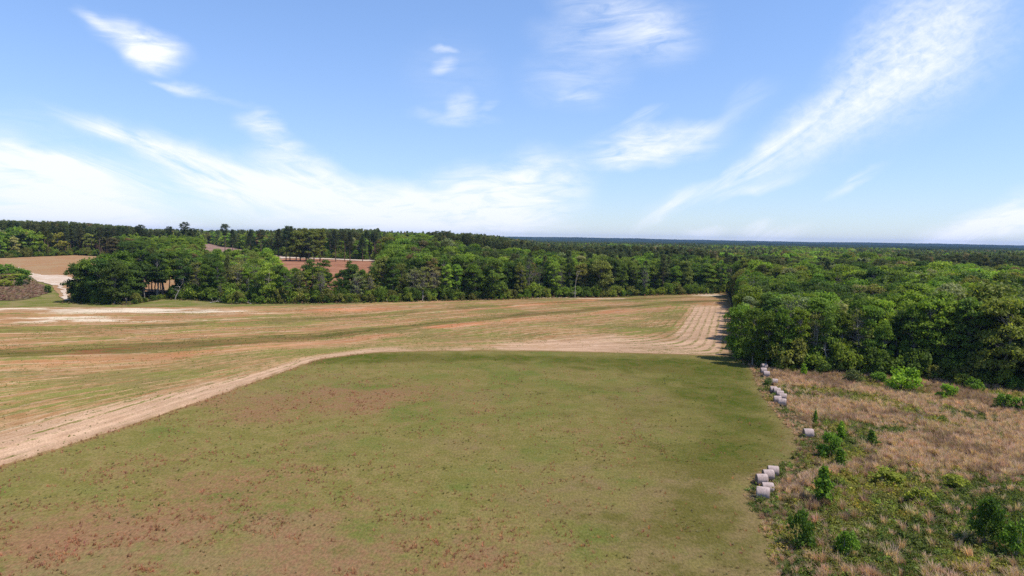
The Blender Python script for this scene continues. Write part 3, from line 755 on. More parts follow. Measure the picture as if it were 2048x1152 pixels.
# ------------------------------------------------------------------ where the trees stand
front_px = [(1508,733),(1560,742),(1640,747),(1700,750),(1780,758),(1860,764),(1950,772),(2060,784),(2200,800)]
belt_px = [(128,604),(200,609),(262,609),(330,597),(420,601),(470,607),(560,607),(700,605),(820,602),(900,600),(1000,598),(1100,594),(1200,594),(1300,590),(1380,588),(1440,586)]
front_w = ats(front_px); belt_w = ats(belt_px)
left_forest = ats([(-300,525),(-100,521),(20,518.5),(90,516.5),(160,512),(240,512),(300,540),(330,555)])
right_w = right_edge[::-1] + np.array([3.6, 0])
forest_poly = np.vstack([[[-140, 1700], [-1500, 1700], [-1500, 470]], left_forest[:4],
    left_forest[4:6], belt_w[[0]]+[[3, 3]], belt_w[1:], right_edge[::1][:1]+[[4, 2]], right_edge[1:]+[[4.5, 0]], front_w[1:], [[420, 90], [1500, 600], [1500, 1700]]])
holes = [upper_w, brown_w, pink_w]
holes = [h for h in holes]

def hprof(px):
    P_ = [(100,15),(125,16),(160,19),(260,20),(340,20.5),(400,19.5),(430,18),(450,16),(480,17),(520,18),(560,18),(578,14),(588,13.2),(608,13.6),(618,16),(650,16.5),(660,12.5),(668,10.5),(690,13),(700,16),(718,14),(730,13),(745,15),(760,19),(800,20),(860,17),(900,18),(930,20),(1100,21),(1450,21)]
    return np.interp(px, [p[0] for p in P_], [p[1] for p in P_])

def place_grid(cell, jit, rmin, rmax, amin=-46, amax=46, seed=0):
    rng = np.random.default_rng(seed)
    X, Y = np.meshgrid(np.arange(-rmax, rmax, cell), np.arange(80, rmax, cell*.92))
    X = X+(np.arange(X.shape[0])[:, None] % 2)*cell*.5
    X = X.ravel(); Y = Y.ravel()
    r = np.hypot(X, Y); a = np.degrees(np.arctan2(X, Y))
    k = (r > rmin) & (r < rmax) & (a > amin) & (a < amax); X, Y = X[k], Y[k]
    X = X+rng.uniform(-jit, jit, len(X)); Y = Y+rng.uniform(-jit, jit, len(Y))
    return X, Y

T = {k: [] for k in ('x', 'y', 'h', 'key', 'w', 'tint', 'zone')}
TINTS = {'mid': (.112, .158, .022), 'bright': (.170, .235, .030), 'fresh': (.140, .196, .025), 'dark': (.062, .094, .017), 'olive': (.150, .155, .034), 'grey': (.19, .195, .085), 'pine': (.070, .078, .026), 'pined': (.048, .058, .024), 'brown': (.150, .112, .050)}
def addt(x, y, h, key, tone, w=1.0, zone=''):
    c = np.array(TINTS[tone])*random.uniform(.80, 1.22)*(1.9 if key.startswith('fpine') else 1.15 if key[0] == 'f' else 1.2 if key[0] == 'p' else 1)*np.array([random.uniform(.88, 1.14), 1, random.uniform(.85, 1.2)])
    T['x'].append(x); T['y'].append(y); T['h'].append(h); T['key'].append(key); T['w'].append(w); T['tint'].append((tuple(c), tone)); T['zone'].append(zone)
rnd = random.Random(3)
ch = rnd.choice
# front row of the right-hand wood, one by one (px, base row, height m, kind, tone, width)
FR = [(1482,722,13.5,'wide0','fresh',.82),(1508,733,13.5,'oak1','mid',.72),(1536,737,13,'oak0','mid',.75),(1566,739,14,'oak2','mid',.7),(1600,741,14.5,'tall0','fresh',.8),(1630,742,13,'twig0','olive',.8),(1656,744,15,'oak3','mid',.7),(1684,745,14,'tall1','mid',.85),(1716,747,14.5,'twig1','olive',.9),(1742,748,15,'oak1','mid',.72),(1770,752,12,'oak0','fresh',.6),(1800,752,14.5,'tall2','dark',.9),(1830,756,16,'oak2','mid',.7),(1858,758,17.5,'high0','fresh',.95),(1890,760,17,'tall0','fresh',.9),(1915,762,15,'oak3','mid',.7),(1940,765,18,'tall1','mid',1.0),(1970,768,17,'high1','mid',.9),(2000,768,16,'oak0','dark',.7),(2030,772,18,'oak1','mid',.75),(2058,776,18,'tall2','dark',.95)]
for (a, b, h, k, tone, wd) in FR:
    x, y = at(a, b); addt(x, y+1.0, h, k, tone, wd, 'front')
# edge along the crop field (going away from the corner)
rp = resample(right_edge[::-1]+np.array([4.6, 0]), 1, 0)
for i, (px, py) in enumerate([(1480,712),(1484,700),(1488,688),(1486,676),(1482,664),(1480,653),(1478,644),(1478,636),(1477,628),(1476,620),(1475,613),(1473,607),(1471,601),(1469,596),(1467,591)]):
    x, y = at(px, py); addt(x+1.2, y, rnd.uniform(10.5, 14.5)+.2*i, ch(['oak0', 'oak1', 'oak2', 'wide1', 'tall0']), ch(['mid', 'mid', 'dark', 'olive']) if i != 2 else 'grey', .75, 'edge')
# named trees of the middle belt
BELT = [(150,606,15.5,'wide0','dark',.95),(172,606,17,'wide1','mid',.95),(196,609,18,'wide0','dark',.9),(222,610,17,'wide1','dark',.9),(246,609,14,'oak1','dark',.8),(205,600,19,'oak2','mid',.95),(240,602,20.5,'oak0','mid',.9),(275,597,20.5,'high0','dark',1.0),(300,590,20,'pflat0','pine',1.0),(322,592,20,'high1','dark',1.0),(345,590,20,'high0','mid',1.0),(366,596,17,'oak3','mid',.8),(388,598,16,'twig0','olive',.9),(408,601,15,'oak0','mid',.75),(432,602,17,'tall0','dark',.8),(450,599,18.5,'pine0','pine',.8),(436,605,8,'twig1','olive',.7),(470,604,16,'twig2','olive',.9),(490,604,14.5,'tall1','bright',.9),(508,602,14.5,'twig0','fresh',.9),(530,600,16.5,'oak1','mid',.85),(556,601,15,'oak2','dark',.85),(576,604,13,'twig1','fresh',.9),(598,604,13.6,'twig2','olive',1.0),(590,601,13.8,'oak0','mid',.7),(611,603,13.6,'tall1','fresh',.8),(634,604,13,'twig0','olive',.9),(673,603,12,'oak1','mid',.6),(722,603,13.6,'oak0','mid',.7),(742,601,14.5,'oak2','dark',.7),(306,588,18.5,'high0','dark',.75),(316,584,19,'high1','mid',.7),(333,586,19,'high0','dark',.75),(292,594,17,'high1','mid',.7),(620,600,17.5,'oak3','dark',.9),(642,602,17.5,'high1','dark',1.0),(655,604,12.5,'tall1','mid',.8),(684,603,13.5,'oak1','dark',.7),(701,602,17.5,'tall2','dark',.95),(712,605,12.5,'twig1','grey',1.15),(735,604,12.5,'twig0','olive',.9),(765,600,19,'oak0','olive',.8),(782,602,19,'tall0','dark',.9),(800,600,16,'oak1','olive',.7),(826,602,14.5,'twig2','grey',1.0),(848,601,15,'twig0','olive',1.0),(868,600,14.5,'twig1','grey',1.0),(892,600,16,'tall0','bright',.9),(912,599,16,'tall1','bright',.9)]
for (a, b, h, k, tone, wd) in BELT:
    x, y = at(a, b); addt(x, y+2.5, h, k, tone, wd, 'belt')
# belt edge on the right part of the middle
for i, px in enumerate(range(932, 1462, 21)):
    b = np.interp(px, [p[0] for p in belt_px], [p[1] for p in belt_px])
    x, y = at(px, b-1.5); addt(x, y+3, rnd.uniform(14.5, 19.5), ch(['oak0', 'oak1', 'oak3', 'tall0', 'tall2', 'twig0', 'twig2']), ch(['mid', 'mid', 'dark', 'olive', 'fresh', 'dark']), .85, 'belt')
placed = [(x, y) for x, y in zip(T['x'], T['y'])]
pa = np.array(placed)

def fill(cell, rmin, rmax, jit, seed):
    X, Y = place_grid(cell, jit, rmin, rmax, seed=seed)
    k = in_poly(X, Y, forest_poly)
    for h_ in holes: k &= ~in_poly(X, Y, h_)
    X, Y = X[k], Y[k]
    d = np.full(len(X), 1e9)
    for (x, y) in placed: d = np.minimum(d, np.hypot(X-x, Y-y))
    k = d > cell*.8; X, Y = X[k], Y[k]
    px, py, f = projectA(X, Y, Hf(X, Y))
    k = (px > -140) & (px < 2190)
    return X[k], Y[k], px[k], py[k]
for (cell, r0, r1, jit, seed) in ((5.6, 100, 430, 2.2, 1), (6.6, 430, 800, 2.8, 2), (8.0, 800, 1750, 3.4, 3)):
    X, Y, px, py = fill(cell, r0, r1, jit, seed)
    pn = fbm(X, Y, 95, 3, 40); tn = fbm(X, Y, 60, 3, 41); gap = fbm(X, Y, 24, 2, 42)
    hn = fbm(X, Y, 30, 3, 43)
    rr = np.hypot(X, Y)
    for i in range(len(X)):
        x, y, p, q, r = X[i], Y[i], px[i], py[i], rr[i]
        belt = p < 760 and y < 372 and x < -40
        leftf = p < 745 and not belt
        if leftf and 395 < p < 560 and q > 514: continue
        if belt:
            h = hprof(p)*rnd.uniform(.72, .98)
            if 560 < p < 745 and y > 300: continue
            if p < 430 and y > 318: continue
            if 262 < p < 368 and (y < 262+16 or (288 < p < 346 and rnd.random() < .5)): continue
            if 262 < p < 420: k, tone = ch(['high0', 'high1']), ch(['mid', 'dark'])
            elif p < 430: k, tone = ch(['oak0', 'oak1', 'oak2', 'high0']), ch(['dark', 'mid', 'dark'])
            else: k, tone = ch(['oak0', 'tall1', 'twig0', 'twig2', 'tall0', 'oak3']), ch(['mid', 'bright', 'olive', 'fresh', 'mid'])
        else:
            pine_p = sstep(.52, .64, pn[i]+.035*sstep(600, 1000, r)+(.09 if 850 < p < 1450 and 450 < r < 760 else 0)-(.04 if p > 1450 and r < 600 else 0))
            if leftf: pine_p = float(sstep(486, 522, y))*.8 if p < 330 else float(sstep(470, 520, y))*(.25+.5*pine_p)
            if r < 330 and p > 1400: pine_p *= .15
            if y < 420 and 740 < p <= 1450: pine_p *= .12
            isp = rnd.random() < pine_p
            if isp:
                k = ch(['pine0', 'pine1', 'pine2', 'pflat0', 'pflat1']) if r < (720 if p < 330 else 560) else ch(['fpine0', 'fpine1'])
                tone = ch(['pine', 'pine', 'pined'])
                if rnd.random() < .02: tone = 'brown'
                h = 18+7*hn[i]+rnd.uniform(-1.5, 2.2)
                if p > 760: h -= 2.6+1.6*float(sstep(1380, 1500, p))
                if leftf: h = 17.0+6*hn[i]+rnd.uniform(-2.5, 3.2)
            else:
                k = ch(['oak0', 'oak1', 'oak2', 'oak3', 'tall0', 'tall1', 'tall2', 'wide1']) if r < 560 else ch(['fleaf0', 'fleaf1', 'fleaf2'])
                if r < 420 and rnd.random() < .08: k = ch(['twig0', 'twig1', 'twig2'])
                v = tn[i]+rnd.uniform(-.2, .2)
                tone = 'dark' if v < .36 else ('mid' if v < .5 else ('fresh' if v < .62 else ('bright' if v < .72 else 'olive')))
                if rnd.random() < .12: tone = ch(['olive', 'grey', 'brown'])
                h = 12+9*hn[i]+rnd.uniform(-2, 2.5)
                if p > 1450 and r < 300: h = 10.5+7*hn[i]+rnd.uniform(-1.5, 2)+3*sstep(1750, 1950, p)
            if leftf and p < 760: h = min(h, 22)*float(.72+.28*sstep(440, 500, y))*float(np.interp(p, [0, 130, 250, 300, 540, 580], [1.16, 1.12, 1.0, .86, .9, 1.02]))
        addt(x, y, h, k, tone, rnd.uniform(.88, 1.12), 'fill')
# emergent pines that break the skyline on the left, and a tall leafy group
for (p, h, k, d) in ((199,23,'pflat0',500),(215,23,'pflat1',505),(228,22,'pflat0',500),(255,23,'pflat0',500),(282,25,'pflat1',500),(272,24,'pine1',498),(340,24,'pflat1',500),(368,27.5,'pflat0',500),(388,23,'pflat0',510),(450,27,'pflat1',510),(465,23,'pine2',515),(572,26,'pine1',470),(580,26,'pflat1',472),(556,24,'pine0',475),(500,23,'pine1',500),(522,23,'pflat0',500),(600,24,'tall0',478),(612,26,'tall1',480),(628,25.5,'tall2',476),(640,26,'tall1',482),(618,24,'tall0',470),(592,23,'oak1',470),(672,24,'pine1',475),(690,23.5,'pflat0',480),(700,23,'pine0',490),(725,22,'pine2',490),(815,22,'pine2',500)):
    dr = ray(p, 500); x = dr.x/dr.y*d; addt(x, d, h*.93, k, 'pined' if k[0] == 'p' else 'olive', 1.0, 'fill')

X = np.array(T['x']); Y = np.array(T['y']); Hh = np.array(T['h']); Z = Hf(X, Y)
pxs, pys, dep = projectA(X, Y, Z)
sizepx = Hh/dep
N_T = len(X)
rotz = RNG.uniform(0, 6.283, N_T)
print('trees', N_T, round(time.time()-T0, 1))

# ---- choose the ones that are objects of their own
isz = np.array([z != 'fill' for z in T['zone']])
kindof = np.array([PR[k]['kind'] for k in T['key']])
inview = (pxs > -30) & (pxs < 2078)
order = np.argsort(-(sizepx+isz*10)*inview)
ind = {'leafy': [], 'pine': []}
for i in order:
    if not inview[i]: continue
    kd = 'pine' if kindof[i] == 'pine' else 'leafy'
    if kindof[i] == 'far': continue
    lim = 296 if kd == 'leafy' else 90
    if len(ind[kd]) < lim: ind[kd].append(i)
IND = set(ind['leafy']+ind['pine'])

# ---- labels
TONE_W = {'mid': 'mid-green', 'bright': 'bright yellow-green', 'fresh': 'fresh green', 'dark': 'dark green', 'olive': 'olive green', 'grey': 'grey-green', 'pine': 'dark', 'pined': 'blackish green', 'brown': 'brownish'}
ORD = ['', 'second ', 'third ', 'fourth ', 'fifth ', 'sixth ', 'seventh ', 'eighth ', 'ninth ', 'tenth ', 'eleventh ', 'twelfth ']
def where(i):
    p, q, d, z = pxs[i], pys[i], dep[i], T['zone'][i]
    if z == 'front': return ('in the front row behind the tan brush, ' + ('by the top hay bales' if p < 1570 else 'right of the top hay bales' if p < 1680 else 'left of the bright round bush' if p < 1770 else 'above the bright round bush' if p < 1850 else 'between round bush and frame edge' if p < 1960 else 'at the right frame edge'))
    if z == 'edge': return 'on the wood edge beside the headland rows, ' + ('near the meadow corner' if q > 660 else 'halfway along the rows' if q > 615 else 'at the far end')
    if p > 1465 and q > 640 and d < 420:
        b = 'second line' if d < 172 else 'third line' if d < 195 else 'deeper' if d < 240 else 'far inside'
        c = 'above the hay bales' if p < 1600 else 'left of middle' if p < 1750 else 'above the round bush' if p < 1880 else 'near the right frame edge'
        return f'in the right-hand wood, {b}, {c}'
    if p > 1465: return 'deep in the right-hand wood, ' + ('nearer rows, ' if d < 330 else 'middle rows, ' if d < 430 else 'farthest rows, ') + ('left part' if p < 1650 else 'middle part' if p < 1850 else 'right part')
    if z == 'belt' or d < 300 or (p > 740 and d < 345):
        c = ('of the dome-shaped clump by the track' if p < 262 else 'with bare trunks above the gap' if p < 372 else 'left of the tangled thicket' if p < 450 else 'in the tangled thicket' if p < 560 else 'below the brown field' if p < 750 else 'just right of the brown field' if p < 930 else 'left of centre of the middle belt' if p < 1080 else 'in the centre of the middle belt' if p < 1250 else 'right end of the middle belt')
        return c + (', front edge' if z == 'belt' else ', behind the edge')
    if p < 330: return 'on the hill behind the small tan field' if p < 165 else 'on the hill behind the domed clump'
    if p < 750: return 'on the rise behind the far fields'
    return 'deeper in the wood behind the crop field, ' + ('left part' if p < 1000 else 'middle' if p < 1250 else 'right part')
def kindw(i):
    k = T['key'][i]
    if k.startswith('twig'): return 'half-bare twiggy tree'
    if k.startswith('pflat'): return 'flat-topped pine'
    if k.startswith('pine'): return 'pine'
    if k.startswith('high'): return 'long-trunked broadleaf tree'
    if k.startswith('tall'): return 'slender broadleaf tree'
    if k.startswith('wide'): return 'broad spreading tree'
    return 'round broadleaf tree'
def sizew(i):
    h = Hh[i]; return 'small ' if h < 12 else 'tall ' if h > 18.5 else ''
lab = {}; byl = {}
for i in sorted(IND, key=lambda j: pxs[j]):
    l = f"{sizew(i)}{TONE_W[T['tint'][i][1]]} {kindw(i)} {where(i)}"
    byl.setdefault(l, []).append(i)
for l, ii in byl.items():
    if len(ii) == 1: lab[ii[0]] = (l, None)
    elif len(ii) <= 12 and any(T['zone'][j] != 'fill' for j in ii):
        for k, j in enumerate(ii): lab[j] = ((ORD[k] if k else 'leftmost ')+l, None) if k else ('leftmost '+l, None)
    elif len(ii) <= 6:
        for k, j in enumerate(ii): lab[j] = ('leftmost '+l if k == 0 else 'rightmost '+l if k == len(ii)-1 else ORD[k]+l, None)
    else:
        for j in ii: lab[j] = (l, l)
def clampw(s):
    w_ = s.split(); return ' '.join(w_[:16])
for i in IND:
    k = PR[T['key'][i]]; s = Hh[i]/k['H']; w_ = T['w'][i]*s
    nm = {'broadleaf': 'broadleaf_tree', 'twiggy': 'twiggy_tree', 'pine': 'pine_tree'}[k['kind']]
    e = empty(nm, (X[i], Y[i], Z[i]-.1), rotz[i], (w_, w_, s))
    l, g = lab[i]
    tag(e, clampw(l), 'pine' if nm == 'pine_tree' else 'tree', g or ('pines of the woods' if nm == 'pine_tree' else 'trees of the woods'))
    t_ = link('trunk', k['tm'], e); c_ = link('crown', k['cm'], e)
    c_['tint'] = list(T['tint'][i][0])
# ---- the rest of the woods as one mass
keys = sorted({T['key'][i] for i in range(N_T) if i not in IND})
kidx = {k: j for j, k in enumerate(keys)}
rest = np.array([i for i in range(N_T) if i not in IND])
sc_ = np.array([[T['w'][i]*Hh[i]/PR[T['key'][i]]['H']]*2+[Hh[i]/PR[T['key'][i]]['H']] for i in rest])
scatter('woodland', 'deep mixed woodland of green broadleaf trees and dark pines reaching to the horizon', 'woodland', [PR[k]['jm'] for k in keys],
        [kidx[T['key'][i]] for i in rest], np.c_[X[rest], Y[rest], Z[rest]-.1], rotz[rest], sc_, [T['tint'][i][0] for i in rest])
print('woods', len(IND), len(rest), round(time.time()-T0, 1))

def undergrowth():
    rg = np.random.default_rng(99); P_ = []
    fp = forest_poly
    for poly, inner in ((fp, True),)+tuple((h, False) for h in holes):
        for a, b in zip(poly, np.roll(poly, -1, 0)):
            L = np.hypot(*(b-a))
            if L > 500: continue
            n = int(L*1.1); f = rg.random((n, 1)); P_.append(a+(b-a)*f+rg.normal(size=(n, 2))*2.2)
    P_ = np.vstack(P_)
    n = 2600; q = np.c_[rg.uniform(30, 330, n), rg.uniform(128, 330, n)]; P_ = np.vstack([P_, q])
    k = in_poly(P_[:, 0], P_[:, 1], fp)
    for h in holes: k &= ~in_poly(P_[:, 0], P_[:, 1], h)
    P_ = P_[k]; px, py, f = projectA(P_[:, 0], P_[:, 1], Hf(P_[:, 0], P_[:, 1]))
    k = (px > -60) & (px < 2120) & (f > 20) & ~((px > 288) & (px < 346) & (P_[:, 1] < 330)) & ~((px > 655) & (px < 680) & (P_[:, 1] < 340)); P_ = P_[k]; n = len(P_)
    base = np.array([(.075, .11, .018), (.12, .17, .024), (.15, .15, .036), (.17, .21, .03)])[rg.integers(0, 4, n)]*rg.uniform(.8, 1.2, (n, 1))
    s = rg.uniform(.6, 1.35, n)
    scatter('undergrowth', 'tangled leafy undergrowth filling the gaps below the edges of the woods', 'undergrowth', [PR['under0']['jm'], PR['under1']['jm']], rg.integers(0, 2, n),
            np.c_[P_, Hf(P_[:, 0], P_[:, 1])-.1], rg.uniform(0, 6.28, n), np.c_[s, s, s*rg.uniform(.8, 1.3, n)], base)
undergrowth()
# ------------------------------------------------------------------ far canopy to the ridge on the horizon
def far_canopy():
    rr = 1650*1.0032**np.arange(0, 590)
    aa = np.radians(np.arange(-44, 44.01, .16))
    Rg, Ag = np.meshgrid(rr, aa, indexing='ij')
    x = Rg*np.sin(Ag); y = Rg*np.cos(Ag)
    z = Hf(x, y)+11.5+7*fbm(x, y, 17, 2, 60)+5*fbm(x, y, 160, 3, 61)-10*sstep(.60, .75, fbm(x, y, 420, 2, 62))
    nr, na = Rg.shape; i = np.arange(nr*na).reshape(nr, na)
    q = np.stack([i[:-1, 1:].ravel(), i[1:, 1:].ravel(), i[1:, :-1].ravel(), i[:-1, :-1].ravel()], 1)[:, ::-1]
    mt, n = new_mat('distant_canopy')
    pos = n.n('ShaderNodeNewGeometry').outputs['Position']; P1 = n.v('MULTIPLY', pos, (1, 1, 0))
    a = n.noise(P1, .05, 4, .7); b = n.noise(P1, .004, 4, .6)
    c = n.mix(n.smooth(a, .35, .65), (.016, .025, .014), (.034, .05, .022))
    c = n.mix(n.smooth(b, .5, .62, 0, .6), c, (.05, .07, .026))
    c = n.mix(n.smooth(n.noise(n.v('MULTIPLY', pos, (1, .35, 0)), .0023, 3, .6), .68, .74, 0, .8), c, (.16, .15, .08))
    finish(n, c, .95, a, 1.0, 4.0)
    me = mesh_from('distant_woods', np.c_[x.ravel(), y.ravel(), z.ravel()], q, [mt])
    o = link('distant_woods', me); tag(o, 'dark blue-green forest stretching away to the low ridge on the horizon', 'forest', None, 'stuff')
far_canopy()
print('canopy', round(time.time()-T0, 1))

# ------------------------------------------------------------------ undergrowth along the wood edges: separate bushes
def plant(nm, key, x, y, h, wd, tint, label, cat, group=None, tone=1.0):
    k = PR[key]; s = h/k['H']
    e = empty(nm, (x, y, H1(x, y)-.03), random.uniform(0, 6.28), (wd, wd, s))
    tag(e, label, cat, group)
    link('stems' if k['kind'] == 'bush' else 'trunk', k['tm'], e); c = link('foliage', k['cm'], e); c['tint'] = list(tint)
    return e
B_G, B_B, B_D, B_Y = (.11, .18, .022), (.165, .26, .024), (.070, .115, .018), (.20, .215, .032)
SHR = [ # px, base, top, width px, key, tint, label
 (1645,1008,935,44,'sap0',B_G,'slender dark green sapling above the lowest hay bale group, by itself in the brush','sapling'),
 (1600,1094,1020,62,'bush0',B_D,'rounded glossy bush below right of the front hay bale','bush'),
 (1660,916,862,52,'bush1',B_G,'leafy bush to the right below the lone hay bale','bush'),
 (1680,935,898,30,'sap1',B_G,'small sapling touching the bush right of the lone bale','sapling'),
 (1742,895,862,26,'sap0',B_D,'small pointed sapling alone among tan tufts','sapling'),
 (1681,880,845,22,'sap1',B_B,'thin bright sapling up right of the lone hay bale','sapling'),
 (1972,1088,985,84,'under1',B_D,'large dark young tree in the lower right brush','young tree'),
 (2030,1115,1045,64,'bush2',B_G,'wide bush cut by the lower right frame edge','bush'),
 (1692,1114,1064,56,'bush2',B_G,'low spreading bush near the bottom, right of the glossy bush','bush'),
 (1804,782,732,78,'under0',B_B,'big bright green round bush in front of the wood','bush'),
 (1894,800,766,42,'bush1',B_B,'round bright bush standing alone in tan grass','bush'),
 (2008,822,788,44,'bush0',B_G,'rounded bush left of its twin near the right frame edge','bush'),
 (2044,826,790,40,'bush1',B_G,'rounded bush half cut by the right frame edge','bush'),
 (1606,755,728,16,'sap0',B_B,'thin bright sapling at the wood foot right of the top bales','sapling'),
 (1562,742,724,30,'bush2',B_Y,'small yellow-green bush right of the topmost hay bale','bush'),
 (1538,772,755,22,'bush0',(.16,.17,.07),'pale yellowish flowering shrub hanging over the upper hay bales','shrub'),
 (1534,772,760,20,'bush1',B_D,'dark low bush under the pale flowering shrub','bush'),
 (1630,852,822,12,'sap1',B_G,'small green sapling between the bale rows','sapling'),
 (1922,776,748,40,'bush0',B_Y,'yellow-green bush at the wood foot right of the bright round bush','bush'),
 (1948,784,757,36,'bush2',B_G,'second low bush right of the bright round bush','bush'),
 (2022,780,748,44,'under1',B_G,'bushy thicket at the wood foot near the right frame edge','bush'),
 (1706,768,738,44,'under1',(.10,.115,.045),'olive bush with pale leaves at the wood foot left of the bright round bush','bush'),
 (1760,768,744,40,'bush1',B_G,'small bush tucked against the left of the bright round bush','bush'),
 (1840,1010,978,62,'bush2',B_Y,'low yellow-green bramble mound in the lower brush','bramble'),
 (1770,966,938,84,'bush0',B_Y,'wide yellow-green bramble bank in the middle of the brush','bramble'),
 (1905,975,950,60,'bush2',B_Y,'flat bramble mound up left of the dark young tree','bramble'),
 (1553,1003,990,10,'bush1',B_B,'tiny bright weed beside the front hay bale','weed')]
for (p, b, t_, wp, k, tint, l, cat) in SHR:
    x, y = at(p, b); h = (b-t_)/F_PX*y; wd = wp/F_PX*y/2/(1.7 if k.startswith('bush') else 3.2 if k.startswith('under') else 1.1)
    plant({'sapling': 'sapling', 'young tree': 'young_tree', 'bramble': 'bramble', 'weed': 'weed'}.get(cat, 'bush'), k, x, y, h*1.05, wd*.9, tint, l, cat)
# bushes on the left bank
for (p, b, t_, wp, tint, l) in ((8,548,530,46,B_G,'wide green bush cut by the left frame edge'),(40,552,538,40,B_G,'green bush in the middle of the bank bushes'),(26,560,548,50,B_Y,'lighter low bush below the bank bushes'),(48,572,552,30,B_D,'upright bush at the lower right of the bank bushes'),(96,586,572,16,B_D,'single dark bush beside the sandy track'),(54,548,540,16,B_G,'small bush at the rim of the tan field'),(12,574,560,34,B_Y,'pale green scrub at the left frame edge')):
    x, y = at(p, b); plant('bush', 'bush'+str(random.randint(0, 2)), x, y, (b-t_)/F_PX*y*1.1, wp/F_PX*y/2/1.7, tint, l, 'bush', 'bushes on the left bank')
# scrub along the foot of the woods
sc_l = {}
def scrub(line, spacing, hmin, hmax, off, names, where_f, seed):
    rg = random.Random(seed); n = 0
    for a, b in zip(line[:-1], line[1:]):
        L = np.hypot(*(b-a)); k = max(1, int(L/spacing))
        for j in range(k):
            f = (j+rg.random())/k; x = a[0]+(b[0]-a[0])*f+rg.uniform(-1, 1)*.6; y = a[1]+(b[1]-a[1])*f+off+rg.uniform(-1.2, 1.2)
            h = rg.uniform(hmin, hmax); px, _, _ = projectA(x, y, 0)
            if not -20 < px < 2070: continue
            tone = rg.choice(['dark green', 'fresh green', 'olive', 'yellow-green', 'dark green'])
            ti = {'dark green': (.065, .10, .018), 'fresh green': (.12, .18, .024), 'olive': (.14, .14, .036), 'yellow-green': (.19, .22, .034)}[tone]
            l0 = f'{tone} {"tall" if h > (hmin+hmax)/2 else "low"} bush {where_f(px)}'
            sc_l.setdefault(l0, []).append((px, x, y, h, ti, rg.choice(['under0', 'under1'])))
def wf1(p): return 'at the foot of the ' + ('domed clump' if p < 262 else 'bare trunks' if p < 372 else 'thicket left part' if p < 450 else 'tangled thicket' if p < 560 else 'belt below the brown field' if p < 660 else 'belt under the low gap' if p < 750 else 'belt right of the brown field' if p < 850 else 'belt left of centre' if p < 1000 else 'belt at centre' if p < 1130 else 'belt right of centre' if p < 1280 else 'belt towards its right end')
def wf2(p): return 'at the foot of the right-hand wood, ' + ('right of the hay bales' if p < 1640 else 'left of the bright round bush' if p < 1790 else 'right of the bright round bush' if p < 1930 else 'near the frame edge')
scrub(belt_w[4:], 3.6, 2.0, 4.6, -.6, None, wf1, 5)
scrub(belt_w[:4], 6.5, 1.2, 2.8, 1.0, None, wf1, 6)
scrub(belt_w[2:5], 2.6, 1.3, 2.4, 2.0, None, wf1, 8)
scrub(front_w[:8], 4.2, 1.6, 4.0, -.5, None, wf2, 7)
for l0, ls_ in sc_l.items():
    ls_.sort()
    for k, (px, x, y, h, ti, key) in enumerate(ls_):
        l = l0 if len(ls_) == 1 else (('leftmost ' if k == 0 else 'rightmost ' if k == len(ls_)-1 else ORD[min(k, 11)])+l0)
        s = h/5.0; plant('bush', key, x, y, h, s*random.uniform(.75, 1.05), ti, clampw(l), 'bush', 'bushes at the foot of the woods')
print('bushes', round(time.time()-T0, 1))

# ------------------------------------------------------------------ fallen and bleached limbs
def dead_wood(nm, p, b, L, rz, lean, seed, label):
    rg = np.random.default_rng(seed); g = Geo()
    end = np.array([L*math.cos(lean), 0, L*math.sin(lean)])
    st = wiggle(rg, np.zeros(3), end, 6, L*.02)
    V, F = tube(st, np.linspace(.17, .05, 6), 6); g.add(V, F)
    brs = []
    for i in range(9):
        s0 = st[rg.integers(1, 6)]; d = rg.normal(size=3); d[2] = abs(d[2])+.2; d /= np.linalg.norm(d)
        V, F = tube(wiggle(rg, s0, s0+d*L*rg.uniform(.15, .4), 4, .12), [.07, .05, .03, .012], 4); g2 = Geo(); g2.add(V, F); brs.append(g2)
    x, y = at(p, b); e = empty(nm, (x, y, H1(x, y)+.15), rz)
    tag(e, label, 'dead tree' if lean > .5 else 'fallen tree')
    link('trunk', geo_mesh('trunk', g, M_bleach, True), e)
    for q in brs: link('branch', geo_mesh('branch', q, M_bleach, True), e)
M_bleach = bark_mat('bleached_wood', (.30, .25, .21), (.46, .41, .36))
dead_wood('fallen_tree', 420, 606, 6, .1, .15, 1, 'bleached fallen tree lying at the foot of the tangled thicket')
dead_wood('fallen_tree', 505, 608, 6, 2.9, .1, 2, 'grey brush heap of a fallen tree below the thicket')
dead_wood('fallen_tree', 292, 597, 5, .1, .03, 3, 'pale log lying below the bare trunks')
dead_wood('fallen_tree', 775, 604, 9, 2.2, .55, 4, 'leaning broken trunk at the belt edge right of the brown field')
dead_wood('dead_tree', 350, 600, 9, .4, 1.2, 5, 'pale leaning dead tree beside the bare trunks')
dead_wood('dead_tree', 700, 603, 10, 1.2, 1.25, 6, 'fanned grey dead tree in the low gap of the belt')
dead_wood('dead_tree', 500, 604, 9, 2.2, 1.35, 7, 'pale dead tree rising from the tangled thicket')
dead_wood('dead_tree', 845, 602, 9, 1.9, 1.1, 8, 'twisted grey dead tree right of the brown field')
dead_wood('dead_tree', 1150, 596, 12, 1.2, 1.45, 9, 'straight pale dead trunk at the centre of the belt')
dead_wood('dead_tree', 1657, 746, 8, 2.5, 1.4, 10, 'pale bare trunk in the dark front of the right-hand wood')
dead_wood('dead_tree', 1728, 749, 8, .9, 1.1, 11, 'forked pale bare trunk left of the bright round bush')
dead_wood('fallen_tree', 1776, 838, 5.5, -.6, .02, 12, 'grey rotten log lying in the tan brush')

